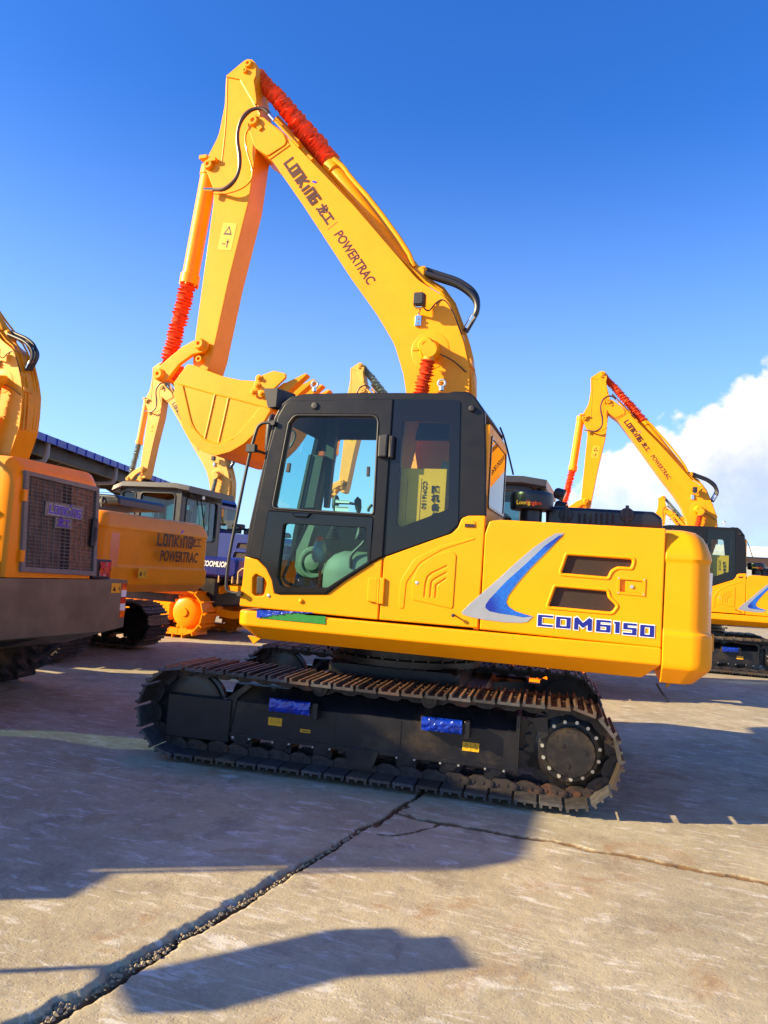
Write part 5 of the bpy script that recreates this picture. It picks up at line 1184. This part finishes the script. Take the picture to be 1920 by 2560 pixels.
# ================================================================ sheds, pole, truck
A=_C+35*ray(104,1083); B_=_C+54*ray(424,1206); zr=(A[2]+B_[2])/2; A=Vector((A[0],A[1],zr)); B_=Vector((B_[0],B_[1],zr)); dv=(B_-A).normalized(); A=A-dv*14; pv=Vector((-dv.y,dv.x,0)); 
if pv.dot(Vector((-.3,1,0)))<0: pv=-pv
SH=thing('open_shed',(A.x,A.y,0),'long open shed with blue roof edge and brown steel columns behind the left machines','shed')
Ln=(B_-A).length+8
def SP(a,b,z): p=A+dv*a+pv*b; return Vector((p.x,p.y,z))
def sbox(mb,a0,a1,b0,b1,z0_,z1_):
    q=[mb.vt(SP(a,b,z)) for z in (z0_,z1_) for b in (b0,b1) for a in (a0,a1)]
    for f in ((0,1,3,2),(4,6,7,5),(0,4,5,1),(2,3,7,6),(0,2,6,4),(1,5,7,3)): mb.face([q[i] for i in f])
mb=MB(); sbox(mb,0,Ln,-.1,0,zr-.34,zr)
for k in range(int(Ln/1.1)): sbox(mb,k*1.1,k*1.1+.05,-.14,-.1,zr-.34,zr)
mb.build('roof_edge','roofblue',SH)
mb=MB(); sbox(mb,0,Ln,0,12,zr-.10,zr-.02); sbox(mb,0,Ln,.5,.8,zr-.9,zr-.12); sbox(mb,0,Ln,11,11.3,zr-.9,zr-.12)
for k in range(int(Ln/2)): sbox(mb,k*2,k*2+.12,0,12,zr-.35,zr-.1)
mb.build('roof_deck','shedbrown',SH)
for k in range(7):
    a=5+k*7.0
    if a>Ln: break
    for b in (3.,11.):
        mb=MB(); sbox(mb,a-.3,a+.3,b-.25,b+.25,0,zr-.4); q=[(a-.3,zr-1.6),(a-1.6,zr-.5),(a+1.6,zr-.5),(a+.3,zr-1.6)]
        f=[mb.vt(SP(x,b-.1,z)) for x,z in q]; g=[mb.vt(SP(x,b+.1,z)) for x,z in q]; mb.rings([f,g])
        q=[(b-.25,zr-1.5),(b-2.2,zr-.5),(b+2.2,zr-.5),(b+.25,zr-1.5)]; f=[mb.vt(SP(a-.1,x,z)) for x,z in q]; g=[mb.vt(SP(a+.1,x,z)) for x,z in q]; mb.rings([f,g]); mb.build('column','shedbrown',SH)
for a in (15.,23.5):
    mb=MB(); mb.tube([SP(a,.15,zr-.3),SP(a,.15,zr-1.15),SP(a-.1,.5,zr-1.3),SP(a-.2,2.8,zr-1.35)],.12,8,1); mb.build('gutter_pipe','shedpipe',SH)
q=onz(1890,1480,0)
WR=thing('warehouse',(16,46,0),'white corrugated warehouse roof beyond the excavator at the right edge','warehouse')
q=_C+49*ray(1862,1362); q2=_C+49*ray(1862,1384); zt_,ze=q[2],q2[2]; x0=q[0]-18; y_=q[1]
mb=MB(); n=150; wv=.30
top_=[];bot_=[]
for k in range(n+1):
    x=x0+k*wv*.5; dz=.05*(k%2); top_.append(mb.vt((x,y_+9,zt_+.45+dz))); bot_.append(mb.vt((x,y_,ze+dz)))
for k in range(n): mb.face((top_[k],top_[k+1],bot_[k+1],bot_[k]))
mb.build('corrugated_roof','roofwhite',WR,20)
mb=MB(); mb.bb(x0,x0+n*wv*.5,y_+.25,y_+.5,0,ze-.35); mb.build('wall','wallpale',WR)
mb=MB(); mb.bb(x0,x0+n*wv*.5,y_-.02,y_+.1,ze-.16,ze-.01); mb.build('gutter','roofwhite',WR); mb=MB(); mb.bb(x0,x0+n*wv*.5,y_+.1,y_+.24,ze-.75,ze-.2); mb.build('dark_beam','shedbrown',WR)
pb=_C+62*ray(306,1200); UP=thing('utility_pole',(pb[0],pb[1],0),'concrete power pole with crossarm between the shed column and the black hood','utility pole')
mb=MB(); mb.cyl((pb[0],pb[1],0),(pb[0],pb[1],8.2),.16,.11,10); mb.build('pole','wallpale',UP)
mb=MB()
for z in (7.1,7.7): mb.box((pb[0],pb[1],z),(2.2,.1,.12))
for dx in (-1,-.5,.5,1): mb.cyl((pb[0]+dx,pb[1],7.75),(pb[0]+dx,pb[1],8.0),.06,n=8)
mb.bb(pb[0]+.2,pb[0]+.8,pb[1]-.2,pb[1]+.2,6.0,6.8,.05); mb.build('crossarm','shedpipe',UP)
mb=MB()
for z,dx in ((7.75,-1),(7.75,1),(6.6,0)): mb.tube([(pb[0]+dx-25,pb[1]-6,z+.4),(pb[0]+dx-12,pb[1]-3,z-.35),(pb[0]+dx,pb[1],z)],.02,5,1)
mb.build('power_line','rubber',UP)
q=_C+38*ray(592,1400); tx,ty=q[0],q[1]; TK=thing('red_truck',(tx,ty,0),'small red truck far behind, glimpsed left of the nearest cab','truck')
mb=MB(); mb.bb(tx-1.0,tx+1.0,ty-.9,ty+1.2,.6,2.9,.15); tk=mb.build('truck_cab','redlens',TK); mb=MB(); mb.bb(tx-.8,tx+.8,ty-.92,ty-.90,1.8,2.5,.005); mb.bb(tx-1.02,tx-1.0,ty-.7,ty+1.0,1.8,2.5); mb.build('cab_window','bglass',tk)
mb=MB(); mb.bb(tx+1.1,tx+5.5,ty-.95,ty+1.25,.9,2.0,.04); mb.build('truck_bed','redlens',TK)
for dx in (-.2,2.6,4.3):
    for dy in (-.75,1.05): mb=MB(); mb.lathe((tx+dx,ty+dy-.15,.5),(0,1,0),[(0,0),(.3,0),(.5,.03),(.5,.27),(.3,.3),(0,.3)],20); mb.build('wheel','tyre',TK)

# ================================================================ ground
ORG=Vector((0,0,0))
Z7=lambda x,y:(.5787*x,1900+.5787*y); Z8=lambda x,y:(960+.5787*x,1900+.5787*y)
def gl(zf,pts): return np.array([onz(*zf(*p))[:2] for p in pts])
main_c=gl(Z7,[(-60,1290),(90,1195),(220,1130),(330,1070),(480,985),(600,900),(700,845),(800,768),(870,738),(1000,655),(1090,605),(1150,570),(1280,482),(1390,418),(1560,308),(1659,258),(1775,180),(1850,130),(1990,40),(2200,-120)])
br1=gl(Z8,[(60,230),(150,255),(240,272),(390,298),(480,312),(560,325),(660,345),(740,355),(820,372),(900,390),(1000,405),(1100,425),(1200,447),(1300,465),(1380,478),(1480,495),(1600,518),(1720,545),(1900,585)])
br2=gl(Z8,[(70,215),(110,232),(130,248),(190,262),(240,272),(215,290),(150,302),(100,316),(40,322),(-20,322)])
br3=gl(Z8,[(130,172),(100,190),(110,205),(70,215),(20,245),(-30,290)])
gx0,gx1,gy0,gy1=-4.6,1.6,1.7,6.4; st=.0135
nx=int((gx1-gx0)/st); ny=int((gy1-gy0)/st); gxs=np.linspace(gx0,gx1,nx+1); gys=np.linspace(gy0,gy1,ny+1); GX,GY=np.meshgrid(gxs,gys)
def vnoise(x,y,f,seed):
    rs=np.random.RandomState(seed); tb=rs.rand(256,256); x=x*f; y=y*f; xi=np.floor(x).astype(int); yi=np.floor(y).astype(int); u=x-xi; v=y-yi; u=u*u*(3-2*u); v=v*v*(3-2*v)
    g=lambda a,b: tb[a%256,b%256]
    return (g(xi,yi)*(1-u)+g(xi+1,yi)*u)*(1-v)+(g(xi,yi+1)*(1-u)+g(xi+1,yi+1)*u)*v
def fbm(x,y,f,seed,o=4): return sum(vnoise(x,y,f*2**k,seed+k)*.5**k for k in range(o))/sum(.5**k for k in range(o))
def pdist(P_,X,Y):
    best=np.full(X.shape,9.); sgn=np.ones(X.shape); al=np.zeros(X.shape); acc=0
    for a,b in zip(P_,P_[1:]):
        d=b-a; L2=d@d; t=np.clip(((X-a[0])*d[0]+(Y-a[1])*d[1])/L2,0,1); qx=X-a[0]-t*d[0]; qy=Y-a[1]-t*d[1]; r=np.hypot(qx,qy); cr=d[0]*(Y-a[1])-d[1]*(X-a[0]); m=r<best
        sgn=np.where(m,np.sign(cr),sgn); al=np.where(m,acc+t*math.sqrt(L2),al); best=np.where(m,r,best); acc+=math.sqrt(L2)
    return best,sgn,al
wx=GX+.05*(fbm(GX,GY,7,1)-.5)+.018*(fbm(GX,GY,34,11)-.5); wy=GY+.05*(fbm(GX,GY,7,5)-.5)+.018*(fbm(GX,GY,34,15)-.5)
d,s,al=pdist(main_c,wx,wy); sd_=d*s                     # positive on the raised, broken side
along=np.clip((al-.1)/2.6,0,1); wid=.008+.040*(1-along)**.8*(.75+.5*fbm(GX,GY,5,40)); hgt=.026*(1-along)**.7+.004
rub=(abs(fbm(GX,GY,26,61,3)-.5)*2.2-.35)+.5*(fbm(GX,GY,70,66,2)-.5)
edge_=wid*(.25+1.9*fbm(GX,GY,13,44,4)*(fbm(GX,GY,3.1,47,2)+.35)); stp=np.clip((sd_-edge_)/.014,0,1); k_=np.clip(sd_/np.maximum(edge_,.004),0,1)
Zg=np.where(sd_>0,hgt*(stp*stp*(3-2*stp)*.8+.2*k_)*np.exp(-np.clip(sd_-wid,0,9)/1.4)+rub*.026*(1-stp)*(1-along*.6)-.006*(1-stp),0)
Zg+=-.036*np.exp(-(np.clip(abs(sd_-.002)-.003,0,9)/.006)**2)*(.35+.65*(al<3.4))
dirt=np.exp(-((sd_-.004)/.014)**2)*.75+.42*np.clip(1-stp,0,1)*(sd_>0)
for P_,dep,wd in ((br1,.026,.017),(br2,.014,.006),(br3,.016,.008)):
    d2,s2,a2=pdist(P_,wx,wy); w2_=wd*(.35+1.3*fbm(GX,GY,16,77)); Zg+=-dep*np.exp(-(np.clip(d2-w2_*.5,0,9)/(w2_*.6))**2); dirt=np.maximum(dirt,1.15*np.exp(-(d2/(w2_*1.5))**2))
Zg+=.004*(fbm(GX,GY,1.3,90)-.5)+.0028*(fbm(GX,GY,45,95,2)-.5)
ed=np.minimum.reduce([GX-gx0,gx1-GX,GY-gy0,gy1-GY]); Zg*=np.clip(ed/.25,0,1)
under=np.clip((GY-4.9)/.35,0,1)*(GX<.3)*(GX>-3.8); Zg=Zg*(1-under)+np.minimum(Zg,0)*under
V=np.stack([GX,GY,Zg],-1).reshape(-1,3); I=np.arange((nx+1)*(ny+1)).reshape(ny+1,nx+1); F=np.stack([I[:-1,:-1],I[:-1,1:],I[1:,1:],I[1:,:-1]],-1).reshape(-1,4)
n0=len(V)
# the rest of the yard: flat quads round the fine patch, out to the horizon
ex=[];fx=[]
E_=[-900,-60,gx0-8,gx0,gx1,gx1+8,60,900]; F_=[-900,-60,gy0-8,gy0,gy1,gy1+8,60,900]
for i in range(7):
    for j in range(7):
        if i==3 and j==3: continue
        k=n0+len(ex); ex+=[(E_[i],F_[j],0),(E_[i+1],F_[j],0),(E_[i+1],F_[j+1],0),(E_[i],F_[j+1],0)]; fx.append((k,k+1,k+2,k+3))
allv=np.concatenate([V,np.array(ex)]); me=bpy.data.meshes.new('ground'); 
me.from_pydata([tuple(v) for v in allv.tolist()],[],[tuple(f) for f in F.tolist()]+[tuple(int(q) for q in f) for f in fx]); me.update()
at=me.attributes.new('dirt','FLOAT','POINT'); dd=np.zeros(len(allv)); dd[:n0]=dirt.reshape(-1); at.data.foreach_set('value',dd.astype(np.float32))
for p in me.polygons: p.use_smooth=True
gm=bpy.data.materials.new('worn_concrete'); gm.use_nodes=True; t=NT(gm.node_tree); b=t.n['Principled BSDF']; b.inputs['Roughness'].default_value=.85; b.inputs['Specular IOR Level'].default_value=.25
oc=t.add('ShaderNodeTexCoord').outputs['Object']
nA=t.noise(oc,.9,6,.6,.4); nB=t.noise(oc,5,6,.65); nC=t.noise(oc,60,4,.6)
c=t.ramp(nA,[(.25,(.26,.22,.135)),(.5,(.39,.335,.215)),(.75,(.48,.42,.285))])
c=t.mix(t.math('MULTIPLY',t.smooth(nB,.42,.66),.35),c,(.22,.18,.135,1))
# tool and track scrapes: pale streaks lying in several directions
mx=t.add('ShaderNodeMapping'); t.l.new(oc,mx.inputs[0]); mx.inputs['Rotation'].default_value=(0,0,R(35)); mx.inputs['Scale'].default_value=(2.2,17,1)
my=t.add('ShaderNodeMapping'); t.l.new(oc,my.inputs[0]); my.inputs['Rotation'].default_value=(0,0,R(-12)); my.inputs['Scale'].default_value=(1.6,22,1)
sA=t.smooth(t.noise(mx.outputs[0],1.6,5,.7,.6),.55,.68); sB=t.smooth(t.noise(my.outputs[0],1.2,5,.7,.3),.56,.70)
patch=t.smooth(t.noise(oc,1.1,3,.5),.40,.60)
c=t.mix(t.math('MULTIPLY',t.math('MULTIPLY',t.math('ADD',sA,sB,clamp=True),patch),.6),c,(.64,.59,.47,1))
mz=t.add('ShaderNodeMapping'); t.l.new(oc,mz.inputs[0]); mz.inputs['Rotation'].default_value=(0,0,R(60)); mz.inputs['Scale'].default_value=(3,9,1); mz.inputs['Location'].default_value=(3.3,1.7,0)
c=t.mix(t.math('MULTIPLY',t.smooth(t.noise(mz.outputs[0],1.3,6,.75,.5),.53,.66),.7),c,(.66,.63,.56,1))
c=t.mix(t.math('MULTIPLY',t.smooth(t.noise(oc,1.7,5,.6,1.),.55,.70),.6),c,(.30,.16,.07,1))      # rusty stains
c=t.mix(t.math('MULTIPLY',t.smooth(t.noise(oc,3.3,7,.8,.8),.56,.70),.55),c,(.60,.57,.49,1))
c=t.mix(t.math('MULTIPLY',t.smooth(t.noise(oc,2.1,6,.7,.4),.54,.66),.45),c,(.17,.145,.11,1))
c=t.mix(t.smooth(t.noise(oc,.35,3,.5),.5,.7),c,t.mix(.35,c,(.16,.15,.13,1)))
c=t.mix(t.math('MULTIPLY',t.smooth(nC,.45,.75),.35),c,(.50,.44,.33,1)); c=t.mix(t.math('MULTIPLY',t.smooth(nC,.45,.25),.3),c,(.13,.11,.085,1))
an=t.add('ShaderNodeAttribute',attribute_name='dirt').outputs['Fac']
c=t.mix(t.smooth(t.math('MULTIPLY',an,t.math('ADD',.55,nB)),.12,.75),c,(.13,.075,.035,1))
t.l.new(c,b.inputs['Base Color'])
bn=t.add('ShaderNodeBump'); bn.inputs['Strength'].default_value=.38; bn.inputs['Distance'].default_value=.010
vz=t.add('ShaderNodeTexVoronoi'); vz.inputs['Scale'].default_value=55; t.l.new(oc,vz.inputs['Vector'])
t.l.new(t.math('ADD',t.math('ADD',t.math('MULTIPLY',nC,.5),t.math('MULTIPLY',t.noise(oc,11,7,.75),1.1)),t.math('MULTIPLY',t.smooth(vz.outputs[0],.35,.1),-.25)),bn.inputs['Height']); t.l.new(bn.outputs[0],b.inputs['Normal'])
me.materials.append(gm); g=bpy.data.objects.new('ground',me); COL.objects.link(g); g['kind']='structure'; g['label']='cracked worn concrete yard'
# broken concrete crumbs in the big crack
mb=MB(); rs=np.random.RandomState(12); cnt=0
for i in range(520):
    k=rs.randint(0,14); a=main_c[k]; b_=main_c[k+1]; t_=rs.rand(); p=a+(b_-a)*t_; nrm=np.array([-(b_-a)[1],(b_-a)[0]]); nrm/=np.linalg.norm(nrm); o_=rs.rand()**1.3*.065*(1-k/16)+.0; p=p+nrm*o_; r_=.003+.011*rs.rand()**2.2
    z=.000+.016*(o_/.09)*(1-k/16); pts=[Vector((rs.randn(),rs.randn(),rs.randn())).normalized()*r_*(.7+.6*rs.rand()) for _ in range(6)]
    ax_=[Vector(v) for v in ((1,0,0),(-1,0,0),(0,1,0),(0,-1,0),(0,0,1),(0,0,-1))]; q=[mb.vt((p[0]+v.x*r_*(.6+.8*rs.rand()),p[1]+v.y*r_*(.6+.8*rs.rand()),z+v.z*r_*(.5+.5*rs.rand()))) for v in ax_]
    for f in ((0,2,4),(2,1,4),(1,3,4),(3,0,4),(2,0,5),(1,2,5),(3,1,5),(0,3,5)): mb.face([q[j] for j in f])
cr_=mb.build('concrete_rubble','loadersteel',None,10); cr_.data.materials[0]=mat('crumb_stone',(.27,.21,.13),.9,noise=.4,nscale=30); tag(cr_,'loose concrete crumbs lying along the big crack','rubble',kind='stuff')
